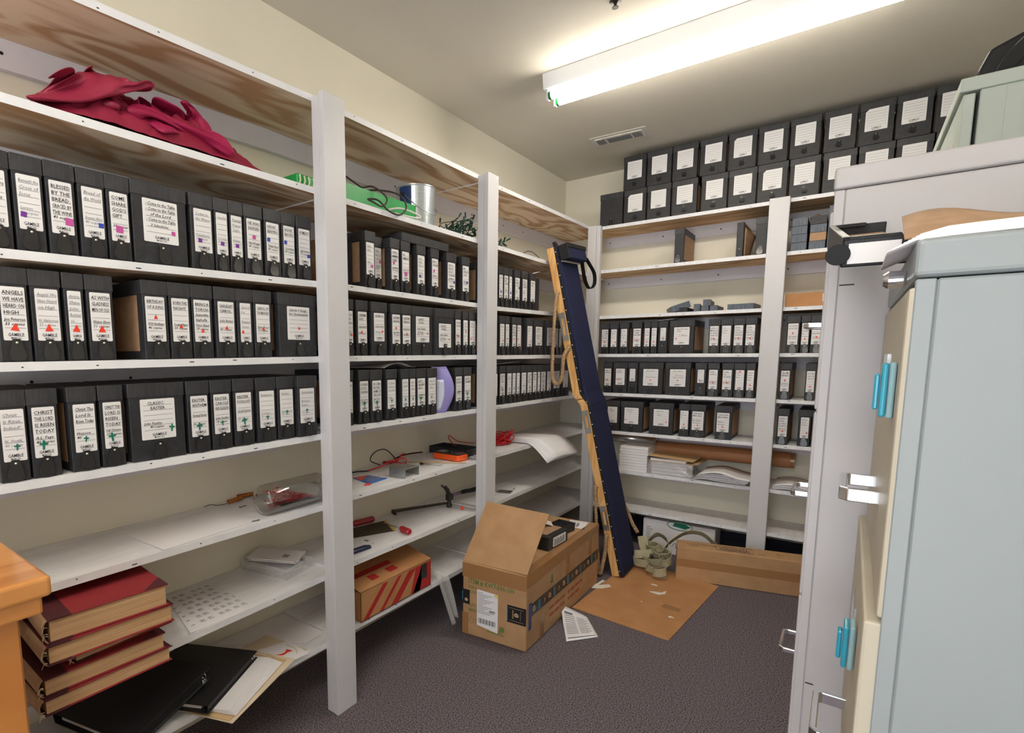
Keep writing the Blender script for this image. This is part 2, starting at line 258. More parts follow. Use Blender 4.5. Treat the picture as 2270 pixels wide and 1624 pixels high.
# ---- measured tables: shelf heights at board ends, file boxes as (start, end, setback, writing lines, pen, sticker, options)
BOARDS={'A': [(1.9715, 2.0032), (2.003, 1.9981), (1.9934, 2.0076)], 'B': [(1.7331, 1.733), (1.7297, 1.7252), (1.7248, 1.7153)], 'C': [(1.4306, 1.4515), (1.4538, 1.4456), (1.441, 1.4585)], 'D': [(1.2082, 1.2152), (1.2161, 1.2145), (1.2123, 1.2099)], 'E': [(0.9608, 0.9647), (0.9762, 0.9684), (0.9713, 0.9591)], 'F': [(0.727, 0.7276), (0.7324, 0.7289), (0.7325, 0.722)], 'G': [(0.4691, 0.4854), (0.4926, 0.484), (0.487, 0.4914)], 'H': [(0.258, 0.2439), (0.2514, 0.2419), (0.2452, 0.2452)]}
LROWS=[
 (0,'C',[
  (-0.8333, -0.7811, 0, '  ;Coopers;  ;copies', 'k', '', ''),
  (-0.7799, -0.7231, 0, 'Beneath the;Cross of;Jesus;;Larson;40 copies', 'p', 'V.2', ''),
  (-0.7218, -0.6633, 0, 'BLESSED;BY THE;BREAD,;GRACED BY;THE WINE;40 copies', 'k', 'P.8+', ''),
  (-0.6611, -0.6034, 0, 'Bread of;the World;;;Dennis Allen;40 copies', 'p', 'B.85', ''),
  (-0.603, -0.5498, 0, "COME;SHARE;GOD'S;GIFT;;34 copies", 'k', 'P.45+', ''),
  (-0.5479, -0.4115, 0, '- Come to the Table;- Come to the Table;   of the Lord;- Come to the Table;   3 Selections', 'k', 'P.85', 'W'),
  (-0.4039, -0.3381, 0, 'Come to;the Water;;;Foley/Lantz;22 copies', 'p', 'V.3', ''),
  (-0.3368, -0.2927, 0, 'Come Risk;;;;C. Courtney;22 copies', 'p', 'V.5', ''),
  (-0.2921, -0.2478, 0, 'Feasting;Prayer;Table;;Adams;22 copies', 'p', 'V.5', ''),
  (-0.246, -0.185, 0, 'HE WAS;DESPISED;;;Hal Wright;40 copies', 'k', 'P.5^', ''),
  (-0.18, -0.1207, 0, 'HOW;BEAUTIFUL;;;Twila Paris;40 copies', 'k', 'B.15^', ''),
  (-0.1199, -0.0671, 0, 'HOW;BEAUTIFUL;;;Cloyd Nolan;40 copies', 'k', 'B.15^', ''),
  (-0.0639, -0.0054, 0, 'HUMILITY;;;;Carl Linden;19 copies', 'k', 'B.85', ''),
 ]),
 (0,'D',[
  (-0.8251, -0.7669, 0, 'ANGELS;WE HAVE;HEARD ON;HIGH;Jon Peterson;33 copies', 'k', 'T.5+', ''),
  (-0.7662, -0.7077, 0, 'Angels We;Have Heard;on High;;H. Halvorsen;22 copies', 'p', 'T.5+', ''),
  (-0.7044, -0.6621, 0, 'Arise,;Shine;John;Rutter;16;copies', 'p', 'T.5+', 'S'),
  (-0.6603, -0.6012, 0, 'AS WITH;GLADNESS;MEN OF OLD;;Walter Ehret;11 copies', 'k', 'T.5+', ''),
  (-0.5379, -0.4731, 0, 'BIRTHDAY;OF A KING;;;W.H. Neidlinger;46 copies', 'k', 'T.5^', ''),
  (-0.4727, -0.4133, 0, 'BORN THIS;NIGHT;;;Douglas Wagner;39 copies', 'k', 'T.5=', ''),
  (-0.413, -0.3525, 0, 'BRING A;TORCH,;Jeanette,;Isabella;Peter Shand;19 copies', 'k', 'T.5', ''),
  (-0.3479, -0.2824, 0, 'CANDLELIGHT;CAROL;;John Rutter;;42 copies', 'k', 'T.5=', ''),
  (-0.2816, -0.2284, 0, 'Carol of;Joy;;Margaret;Tucker', 'p', 'T.2', 'S'),
  (-0.2269, -0.1642, 0, 'CAROL OF;THE MANGER;;;Dale Wood;19 copies', 'k', 'T.5=', ''),
  (-0.1415, 0.0071, 0, 'Carols + Songs;for Christmastide', 'k', 'T.5=', 'W'),
 ]),
 (0,'E',[
  (-0.8453, -0.7893, 0, 'Christ;Is Risen;Indeed!;;N. Sleeth;40 copies', 'p', 'X.6', ''),
  (-0.7889, -0.7313, 0, 'CHRIST;THE LORD;IS RISEN;TODAY;A.L. Page;40 copies', 'k', 'X.4+', ''),
  (-0.714, -0.6536, 0, 'Christ The;Lord Is;Risen Today;;Hopson;40', 'k', 'X.5', ''),
  (-0.6508, -0.5961, 0, 'CHRIST THE;LORD IS;RISEN;TODAY;Keith Christopher;39 copies', 'k', 'X.4+', ''),
  (-0.5854, -0.4461, 0, '   CLASSIC;     EASTER;;;John Purifoy;    40 copies', 'k', 'X.88+', 'W'),
  (-0.4404, -0.3758, 0, 'EASTER;ANTHEM;;Horning/Schrader;;50 copies', 'k', 'X.45+', ''),
  (-0.3729, -0.3089, 0, 'EASTER;CAROLE;AND ALLELUIA;;John Purifoy;18 copies', 'k', 'X.5', ''),
  (-0.3047, -0.2367, 0, 'EASTER;DOXOLOGY;;Lloyd Larson;;21 copies', 'k', 'X.5+', ''),
  (-0.2299, -0.1598, 0, 'Exaltation;;;;C. Petker;30 copies', 'p', 'X.5', ''),
  (-0.1569, -0.091, 0, 'Fanfare;;;;Dan Forrest;30 copies', 'p', 'X.5=', ''),
  (-0.0888, -0.0109, -0.012, 'Gethsemane;;Bernard;Rutter;;20 copies', 'p', 'X.45=', ''),
 ]),
 (1,'C',[
  (0.1789, 0.2224, 0.05, '', 'p', '', 'N'),
  (0.2228, 0.2753, -0.01, 'I Am;Alive;;;Allen;20 copies', 'p', 'P.7', 'G'),
  (0.3063, 0.3533, 0.03, 'TILL;ALL IS;I CROSS;TO;GREAT;DAY', 'k', 'P.8^', ''),
  (0.3637, 0.417, 0, 'I WILL;REMEMBER;THEE;;Larry Shackley;32 copies', 'k', 'P.3^', 'G'),
  (0.4247, 0.4792, 0, 'IN;REMEMBRANCE;;;Larry Dall;22 copies', 'k', 'P.5^+', 'G'),
  (0.5177, 0.5748, 0, 'Jesus;Walk;With Us;;A. Page;20 copies', 'p', 'V.3', 'G'),
  (0.6086, 0.6633, 0, 'JESUS;LOVES ME;;;Hopson;39 copies', 'k', 'P.3^', 'G'),
  (0.7154, 0.7879, 0, "LET US;SHOW;GOD'S;TOGETHER;Jon Martin;32 copies", 'k', 'B.85', 'G'),
  (0.8273, 0.891, 0, "MY;SAVIOR'S;LOVE;;Chip Davis;34 copies", 'k', 'B.7=', ''),
  (0.9823, 1.0528, 0, '', 'p', '', 'G'),
 ]),
 (1,'D',[
  (0.1278, 0.1723, 0, 'Carols;from;Home;;32;copies', 'p', 'T.8', ''),
  (0.182, 0.2411, 0, 'CHRISTMAS;DAY;;Gustav Holst;;40 copies', 'k', 'T.4=', ''),
  (0.2573, 0.3435, 0, 'CHRISTMAS DAY;;;Gustav Holst;;19 copies', 'k', 'T.8=', 'W'),
  (0.3634, 0.4226, 0, 'CHRISTMAS;FANTASIA;;;Hayes Wagner;19 copies', 'k', 'T.45^', ''),
  (0.4234, 0.4847, 0, 'CHRISTMAS;HERALD;;Lloyd Larson;;40 copies', 'k', 'T.5=', ''),
  (0.4861, 0.6223, 0, ' CLASSIC;   NOELS;;John Purifoy; 40 copies;Box 1 of 2', 'k', 'T.85=', 'W'),
  (0.623, 0.7592, -0.01, ' CLASSIC;   NOELS;;John Purifoy; 40 copies;Box 2 of 2', 'k', 'T.85=', 'WH'),
  (0.777, 0.827, 0, 'Carol, Sing;and Ring;;;Mackay;24 copies', 'k', 'T.5=', ''),
  (0.8376, 0.8824, 0, 'Come;Thou;Long;;J. Lee;19', 'p', 'T.5^', ''),
  (0.8878, 0.9492, 0, 'Dona;Nobis;;;;19 copies', 'p', 'T.1', ''),
 ]),
 (1,'E',[
  (0.1213, 0.164, 0, 'Glory;Day;;;;12', 'k', '', ''),
  (0.1876, 0.2437, 0, 'HOSANNA,;LOUD;HOSANNA;;John Carter;38 copies', 'k', 'X.5+', ''),
  (0.2441, 0.3069, -0.005, 'HE COMES;IN THE;NAME OF;THE LORD;Ann Price;40 copies', 'k', 'X.5+', ''),
  (0.3337, 0.3951, 0, 'In Praise;with Joy;Cross Raise;;Paulin;33 copies', 'p', 'X.5', ''),
  (0.419, 0.4666, 0, 'In Thee;I Delight;;;J. Schrader', 'p', 'X.5', ''),
  (0.4679, 0.5086, 0, 'Jesus;Lives;Again;;Hopkins', 'p', 'X.5', ''),
  (0.5115, 0.5758, 0, 'JESUS,;BLESSED;JESUS;;Hall Martin;40 copies', 'k', 'X.4+', ''),
  (0.5819, 0.6496, 0, 'Lamb of God;For Sinners;Dying;;S. Pethel', 'p', 'X.4', ''),
  (0.7369, 0.7776, 0.02, '', 'p', '', 'N'),
  (0.7779, 0.8393, 0, 'LANTZ;PROCESSION;;;G. Williams;30 copies', 'k', 'X.4=', ''),
  (0.8447, 0.9107, 0, 'LANTZ;TRIUMPH;;;Larry King;30 copies', 'k', 'X.45+', ''),
  (0.9816, 1.0537, 0, '', 'p', '', 'G'),
 ]),
 (2,'C',[
  (1.142, 1.1865, 0, 'Psalm;Of;Joy;;20', 'p', 'B.5', ''),
  (1.1891, 1.2394, 0, 'SHALL;WE;GATHER;;Thorn;40 copies', 'k', '', ''),
  (1.2408, 1.2756, 0, 'Still;Be;;;22', 'p', 'B.5', ''),
  (1.2989, 1.3582, 0, 'THE;FAMILY;OF GOD;;Allen;40', 'k', 'B.85^', ''),
  (1.3749, 1.4388, 0, 'THE;LORDS;PRAYER;;Plank;40', 'k', '', ''),
  (1.4643, 1.5289, 0, 'WE ARE;ONE;;;;40', 'k', '', 'G'),
  (1.5906, 1.6353, 0.03, ';', 'p', '', 'N'),
 ]),
 (2,'D',[
  (1.1534, 1.2084, 0, 'Gloria;;;;', 'p', 'T.7', ''),
  (1.2102, 1.2552, 0, 'Good;King;;;', 'p', 'T.5=', ''),
  (1.2782, 1.326, 0, 'HARK;THE;HERALD;ANGELS', 'k', 'T.4=', 'G'),
  (1.3279, 1.3781, 0, 'Hope;Came;;', 'p', 'T.1=', ''),
  (1.4358, 1.5079, 0, 'In Dulci;Jubilo;;', 'p', 'T.7', 'G'),
  (1.5207, 1.6408, 0, '  SLEIGH;  RIDE;;Leroy And.; 40 copies', 'k', 'T.85', 'W'),
  (1.6637, 1.7691, 0, ' Silent; Night;;Adams', 'p', '', 'W'),
  (1.779, 1.8304, 0, 'Sing;We', 'p', '', ''),
  (1.8366, 1.8806, 0, 'Star', 'p', '', ''),
 ]),
 (2,'E',[
  (1.1033, 1.146, 0, 'Oh;My', 'k', 'X.5', ''),
  (1.1592, 1.2227, 0, 'LIFT HIGH;THE;CROSS;;Martin;40', 'k', 'X.5+', ''),
  (1.2304, 1.2858, 0, 'Lo,;Alleluia', 'p', 'X.5', ''),
  (1.2872, 1.3285, 0, 'My;Song;;', 'p', 'X.5', ''),
  (1.3318, 1.3723, 0, 'Now;Is;', 'p', 'X.5', ''),
  (1.3812, 1.4457, 0, 'O Come;Let;Us', 'p', 'X.5=', ''),
  (1.4476, 1.5103, 0, 'O SONS;AND;DAUGH-;TERS', 'k', 'X.5+', ''),
  (1.5154, 1.5694, 0, 'PRAISE;THE;KING', 'k', 'X.5', ''),
  (1.572, 1.608, 0, 'REJOICE;ALL', 'k', 'X.5', ''),
  (1.6107, 1.682, 0, 'THE;STONE;IS;ROLLED', 'k', 'X.5', ''),
  (1.6876, 1.7503, 0, 'THIS;JOYFUL;DAY', 'k', 'X.4=', ''),
  (1.7645, 1.8811, 0, 'Were You;There', 'p', 'X.5', 'W'),
  (1.8955, 2.0016, 0, 'Why Seek;Ye', 'p', '', 'W'),
 ]),
]
BROWS=[
 (0,'D',[
  (0.3818, 0.4346, 0, 'O COME;O COME;LITTLE;CHILD;Jon Peter;20 copies', 'k', 'T.5', ''),
  (0.4385, 0.4933, 0, 'O Holy;Night;of;Peace;;20', 'p', 'T.8', 'S'),
  (0.4988, 0.5561, 0, 'Once;in;Royal;City;;22', 'p', 'T.8', 'S'),
  (0.5723, 0.6322, 0, 'ONE SMALL;CHILD;IN BETHLEHEM;;Dale Davis;40 copies', 'k', 'T.5=', ''),
  (0.6425, 0.6811, 0, 'One;Silent;Night;;Larson;', 'p', 'T.5', ''),
  (0.6827, 0.7211, 0, 'Peace;On;Earth;;;', 'p', 'T.5', ''),
  (0.7215, 0.7762, 0.01, 'Ring', 'p', 'T.5', 'T'),
  (0.7881, 0.9205, 0, '  Sing We Now;   Noel;;      S. Millman', 'm', 'T.15=', 'WG'),
  (0.9927, 1.0512, 0, 'SING OF;MARY &;A CHILD;DANCES;Carol;40 copies', 'k', 'T.5=', ''),
  (1.0523, 1.1116, 0, 'Sing;Joyful;Noel;;;', 'p', '', ''),
  (1.1127, 1.1685, 0, 'STILL,;STILL,;STILL NIGHT;SILENCE;Jane Paul;40 copies', 'k', 'T.5=', ''),
  (1.1694, 1.2247, 0, 'STILL;STILL,;FIRST NOEL;SILENCE;Laura Paul;33 copies', 'k', 'T.5=', ''),
 ]),
 (1,'D',[
  (1.3547, 1.4144, 0, 'LO, HOW;A ROSE;;;Dale Grotenhuis;40 copies', 'k', 'T.5^', ''),
  (1.4166, 1.457, 0, 'Love;Came;Down;at;Christmas;', 'p', 'T.5', ''),
  (1.4576, 1.5142, 0, 'Lullaby;to;;John Carter;;32 copies', 'k', 'T.5=', ''),
  (1.516, 1.5611, 0, 'Magi', 'p', 'T.5', ''),
 ]),
 (0,'E',[
  (0.4064, 0.4622, 0, 'RISE UP;SHEPHERD;;;Larry;40', 'k', 'T.5=', ''),
  (0.469, 0.5564, 0, 'SILENT    ~;NIGHT;;;Jon Cable;20 copies', 'k', 'T.3=', 'W'),
  (0.5589, 0.6181, 0, 'Song', 'p', '', 'T'),
  (0.6247, 0.7643, 0, '   Silver Bells;;;   Kirk A. Homer;', 'p', 'T.5=', 'W'),
  (0.7743, 0.9127, 0, '   Silver Bells;;      33 Copies;   Kirk A. Homer;', 'p', 'T.5=', 'W'),
  (0.9349, 0.9953, 0, 'Sleep', 'p', 'T.3', 'T'),
  (0.9999, 1.0588, 0, 'STAR;CAROL;;;John Rutter;35 copies', 'k', 'T.5=', ''),
  (1.0701, 1.1295, 0, 'STAR;OF;WONDER;;Joe McDonald;40 copies', 'k', 'T.5=', ''),
  (1.1306, 1.1853, 0, 'Still,;Tiny;Boy;;;;', 'p', 'T.5^^', ''),
  (1.1875, 1.2316, 0, 'Sweet;Little;Jesus;Boy;;22', 'p', 'T.5', ''),
 ]),
 (1,'E',[
  (1.3415, 1.393, 0, 'TELL ME,;SHEPHERDS;;;Scott Kantor;40 copies', 'k', 'T.5^', 'G'),
  (1.4508, 1.4976, 0, 'Thou Must;Leave Thy;Throne;;;', 'p', 'T.5', ''),
 ]),
 (0,'F',[
  (0.4237, 0.52, 0, '  The;  Angels;', 'p', '', 'W'),
  (0.5239, 0.6595, 0, ' The Many;   Moods;      of;', 'p', 'T.1', 'WG'),
  (0.695, 0.8329, 0, ' Variations;    on;    Silent;', 'p', 'T.85', 'WG'),
  (0.8604, 0.9197, 0, 'Two;Carols;for;;;', 'p', 'T.5', ''),
  (0.9208, 1.0031, 0, 'THE WISE;MAY RISE;;Jim Davis;43 copies;', 'k', 'T.5', 'G'),
  (1.0509, 1.1351, 0, 'THE WORD;MADE MAN;;Nelson;24 copies;', 'k', 'T.5', 'G'),
 ]),
 (1,'F',[
  (1.343, 1.3972, 0, 'WHAT IS;THIS;LOVELY;FRAGRANCE;Healey W;40 copies', 'k', 'T.5', ''),
  (1.4356, 1.4918, 0, 'While;Stars;Bright;;;', 'p', 'T.8', 'S'),
  (1.4924, 1.5555, 0, 'WINTER;WHITE;;;John;19', 'k', 'T.8=', ''),
 ]),
]
TOPU=[(0.4853, 0.6171), (0.6198, 0.756), (0.7582, 0.8905), (0.8993, 1.0307), (1.037, 1.1695), (1.1736, 1.3056), (1.3102, 1.4374), (1.4482, 1.5746), (1.5814, 1.709), (1.7129, 1.8382), (1.8436, 1.9611)]
TOPL=[(0.3499, 0.4898), (0.4953, 0.6249), (0.6275, 0.7594), (0.7633, 0.8976), (0.9146, 1.0455), (1.0475, 1.1794), (1.181, 1.3137), (1.319, 1.4466), (1.4547, 1.5849), (1.5895, 1.7208), (1.7233, 1.8517), (1.8561, 1.9715)]
# ------------------------------------------------------------------ fluorescent lamps
def strip_lamp(x0, y0, label):
    L = 1.235; r = empty('fluorescent_lamp', (x0, y0, CH)); tag(r, label, 'ceiling light')
    m = MB().hexa([(0, .012, -.062), (L, .012, -.062), (L, .118, -.062), (0, .118, -.062)], [(0, 0, -.0005), (L, 0, -.0005), (L, .13, -.0005), (0, .13, -.0005)])
    m.box(.004, L-.004, .045, .085, -.072, -.062)
    m.build('housing', FIXM, r, bevel=.002)
    for yy in (.028, .102):
        MB().cyl((.032, yy, -.086), (L-.032, yy, -.086), .0165, 20).build('tube', TUBEM, r, smooth=True)
        for xx, sg in ((.012, 1), (L-.012, -1)):
            MB().box(min(xx, xx+sg*.01), max(xx, xx+sg*.01), yy-.011, yy+.011, -.106, -.055).build('lamp_holder', FIXM, r, bevel=.002)
            MB().cyl((xx+sg*.0105, yy, -.086), (xx+sg*.022, yy, -.086), .0168, 20).build('tube_collar', GREENC, r, smooth=False)
    return r
strip_lamp(.52, 1.085, 'lit two-tube fluorescent strip light on the ceiling above the shelf corner')
strip_lamp(.62, -1.45, 'unseen fluorescent strip light added on the ceiling behind the viewpoint as fill')  # unseen fixture added as fill for the near shelves
# vent and sprinkler
r = empty('ceiling_vent', (.55, 1.975, CH), .06); tag(r, 'small white rectangular air vent grille on ceiling above back shelves', 'vent')
MB().box(-.148, .148, -.068, .068, -.004, 0).box(-.125, .125, -.045, .045, -.009, -.004).build('grille_frame', HVAC, r, bevel=.002)
m = MB()
for k in range(5): m.box(-.062, .062, -.030+k*.0135, -.0235+k*.0135, -.0125, -.009)
for sx in (-1, 1):
    for k in range(4): m.box(sx*.095-.022+k*.0115, sx*.095-.016+k*.0115, -.034, .034, -.0125, -.009)
m.build('louvre', mat('vent_louvre_grey', (118, 118, 122), .5), r)
r = empty('sprinkler_head', (.925, .80, CH)); tag(r, 'small dark metal sprinkler head on ceiling at top edge', 'sprinkler')
MB().lathe([(.018, -.001), (.02, -.004), (.010, -.007), (.006, -.012)], 20).build('escutcheon', GUN, r, smooth=True)
MB().lathe([(.005, -.012), (.005, -.020), (.011, -.022), (.011, -.024)], 16).build('deflector', GUN, r)
# ------------------------------------------------------------------ left shelving
LEFT = empty('shelving_unit', (0, 0, 0)); tag(LEFT, 'white built-in plank shelving with four-inch posts along the left wall', 'shelving')
ENDS = [(-1.36, .0444), (.0444, .9832), (.9832, YW)]
def board_z(row, y):
    y = max(y, -.983)
    for (a, b), (z0, z1) in zip([(-.9831, .0444)]+ENDS[1:], BOARDS[row]):
        if y <= b+1e-6: return z0+(z1-z0)*(y-a)/(b-a)
    return z1
for row in 'ABCDEFGH':
    for (a, b), (z0, z1) in zip(ENDS, BOARDS[row]):
        if a < -1: z0 = z0-(z1-z0)*(.377/1.0275)
        m = MB(); x0, x1 = .0005, XS; g = 0
        vs = [(x0, a+g, z0-TB), (x1, a+g, z0-TB), (x1, b-g, z1-TB), (x0, b-g, z1-TB), (x0, a+g, z0), (x1, a+g, z0), (x1, b-g, z1), (x0, b-g, z1)]
        n0 = 0; m.v += vs
        for f, k in zip([(0, 3, 2, 1), (4, 5, 6, 7), (0, 1, 5, 4), (1, 2, 6, 5), (2, 3, 7, 6), (3, 0, 4, 7)], (1, 0, 0, 0, 0, 0)): m.f.append(f); m.m.append(k)
        m.build('shelf', [WHITE, PLY], LEFT)
        zc0, zc1 = z0-TB-.0005, z1-TB-.0005
        c = MB(); h = .068
        c.hexa([(.0005, a+g, zc0-h), (.02, a+g, zc0-h), (.02, b-g, zc1-h), (.0005, b-g, zc1-h)], [(.0005, a+g, zc0), (.02, a+g, zc0), (.02, b-g, zc1), (.0005, b-g, zc1)])
        for yy in (a+.33, a+.345, a+.66, a+.9):
            if yy < b-.05:
                zz = zc0+(zc1-zc0)*(yy-a)/(b-a)-.034; c.cyl((.0195, yy, zz), (.0206, yy, zz), .004, 10, mi=1)
        c.build('cleat', [CLEAT, DARKH], LEFT)
        d = MB()   # nail holes along the painted edge
        yy = a+.1+random.random()*.1
        while yy < b-.05:
            zz = z0+(z1-z0)*(yy-a)/(b-a)-TB*.5+random.uniform(-.004, .004); w_ = random.choice((.0018, .0025, .006))
            d.box(XS-.0004, XS+.0003, yy-w_, yy+w_, zz-.0012, zz+.0012); yy += random.uniform(.12, .34)
        d.build('nail_hole', DARKH, LEFT)
for yy in (0, Y2):
    m = MB().box(XS, XS+.031, yy+.0015, yy+W-.0015, 0, ZT-.004).box(XS+.0335, XF, yy, yy+W, 0, ZT+.003).box(XS+.031, XS+.0335, yy+.003, yy+W-.003, 0, ZT-.004)
    m.build('post', POSTW, LEFT, bevel=.0025, seg=2)
# ------------------------------------------------------------------ back shelving
BACK = empty('shelving_unit', (0, 0, 0)); tag(BACK, 'white built-in plank shelving with flat posts along the far back wall', 'shelving')
BENDS = [(XS+.001, 1.2906), (1.2906, XR-.001)]
for row in 'ABCDEFGH':
    z = ZS[row]
    for a, b in BENDS:
        m = MB(); g = .0006; m.box(a+g, b-g, YF, YW-.0005, z-TB, z, mis=(1, 0, 0, 0, 0, 0)); m.build('shelf', [WHITE, PLYX], BACK)
        c = MB().box(a+g, b-g, YW-.02, YW-.0005, z-TB-.0675, z-TB-.0005)
        for xx in (a+.03, a+.36, a+.68): c.cyl((xx, YW-.0206, z-TB-.034), (xx, YW-.0195, z-TB-.034), .004, 10, mi=1)
        c.build('cleat', [CLEAT, DARKH], BACK)
        d = MB(); xx = a+.1
        while xx < b-.05:
            w_ = random.choice((.0018, .0025, .007)); zz = z-TB*.5+random.uniform(-.004, .004); d.box(xx-w_, xx+w_, YF-.0003, YF+.0004, zz-.0012, zz+.0012); xx += random.uniform(.12, .34)
        d.build('nail_hole', DARKH, BACK)
MB().box(.3497, .375, YF-.0366, YF-.001, 0, ZT-.003).box(.2965, .3485, YF-.0366, YF-.001, 0, ZT).build('post', POSTW, BACK, bevel=.0025, seg=2)
MB().box(1.2462, 1.2462+W, YP, YF-.001, 0, ZT).build('post', POSTW, BACK, bevel=.003, seg=2)
MB().box(XS+.002, XR-.001, YF+.23, YF+.25, .001, .14).build('plinth', mat('dark_navy_plinth', (30, 34, 50), .7), BACK)
# ------------------------------------------------------------------ sheet music boxes
BH, LH, BD_ = .19, .035, .262
def rounded(x0, x1, z0, z1, r, n=4):
    pts = []
    for cx, cz, a0 in ((x1-r, z1-r, 0), (x0+r, z1-r, 90), (x0+r, z0+r, 180), (x1-r, z0+r, 270)):
        for k in range(n+1):
            a = math.radians(a0+90*k/n); pts.append((cx+r*math.cos(a), cz+r*math.sin(a)))
    return pts
def plate(mb, pts, y0, y1, mi=0):
    """XZ outline (counter-clockwise seen from -Y) between y1 (back) and y0 (front)"""
    k = len(pts); f = [(x, y0, z) for x, z in pts]; b = [(x, y1, z) for x, z in pts]
    mb.add(f+b, [tuple(range(k)), tuple(reversed(range(k, 2*k)))]+[(i, k+i, k+(i+1) % k, (i+1) % k) for i in range(k)], mi)
def tab_mesh():
    m = MB(); n = 8; rings = []
    prof = [(.000, .0062), (-.004, .0086), (-.012, .0098), (-.022, .0122), (-.032, .0148), (-.040, .0146), (-.046, .0110), (-.049, .004)]
    # outline of the leather tab: a teardrop, thick 1.6 mm, curling outwards below
    L = [(-w, z) for z, w in prof]; Rr = [(w, z) for z, w in reversed(prof)]
    out = L+Rr; k = len(out)
    def yo(z): return -.0015-.0045*max(0, -z/.049)**1.5
    f = [(x, yo(z)-.0016, z) for x, z in out]; b = [(x, yo(z), z) for x, z in out]
    q = len(prof); fs = []
    for i in range(q-1): fs.append((i, i+1, k-2-i, k-1-i)); fs.append((k+i, k+k-1-i, k+k-2-i, k+i+1))
    fs += [(i, k+i, k+(i+1) % k, (i+1) % k) for i in range(k)]
    m.add(f+b, fs); return m
TABM = None; RIVM = None
COLS = dict(T=RED, X=GREENS, P=PINK, B=BLUES, V=VIO)
def sticker(parent, code, lx0, lx1, lz0, lz1):
    kind = code[0]; fx = float(code[1:].rstrip('+^=')); big = 1.5 if '+' in code else 1
    fz = .27
    if '=' in code: fz = .36
    if '^' in code: fz = .55
    if '^^' in code: fz = .93
    if '+' in code: fz = .25
    h = lz1-lz0; cx = lx0+(lx1-lx0)*fx; cz = lz0+h*fz; r = .0052*big*(h/.108); m = MB(); y = -.0012
    cx = min(max(cx, lx0+r), lx1-r)
    a = random.uniform(-.15, .15)
    def rt(p): return (cx+p[0]*math.cos(a)-p[1]*math.sin(a), cz+p[0]*math.sin(a)+p[1]*math.cos(a))
    if kind == 'T': plate(m, [rt(p) for p in ((-r, -r*.9), (r, -r*.9), (0, r*1.1))], y, y+.0004)
    elif kind == 'X':
        w = r*.28; plate(m, [rt(p) for p in ((-w, -r*1.3), (w, -r*1.3), (w, r*1.3), (-w, r*1.3))], y, y+.0003); plate(m, [rt(p) for p in ((-r, -w+r*.3), (r, -w+r*.3), (r, w+r*.3), (-r, w+r*.3))], y-.0001, y+.0003)
    else: plate(m, [rt(p) for p in ((-r, -r), (r, -r), (r, r), (-r, r))], y, y+.0004)
    m.build('sticker', COLS[kind], parent)
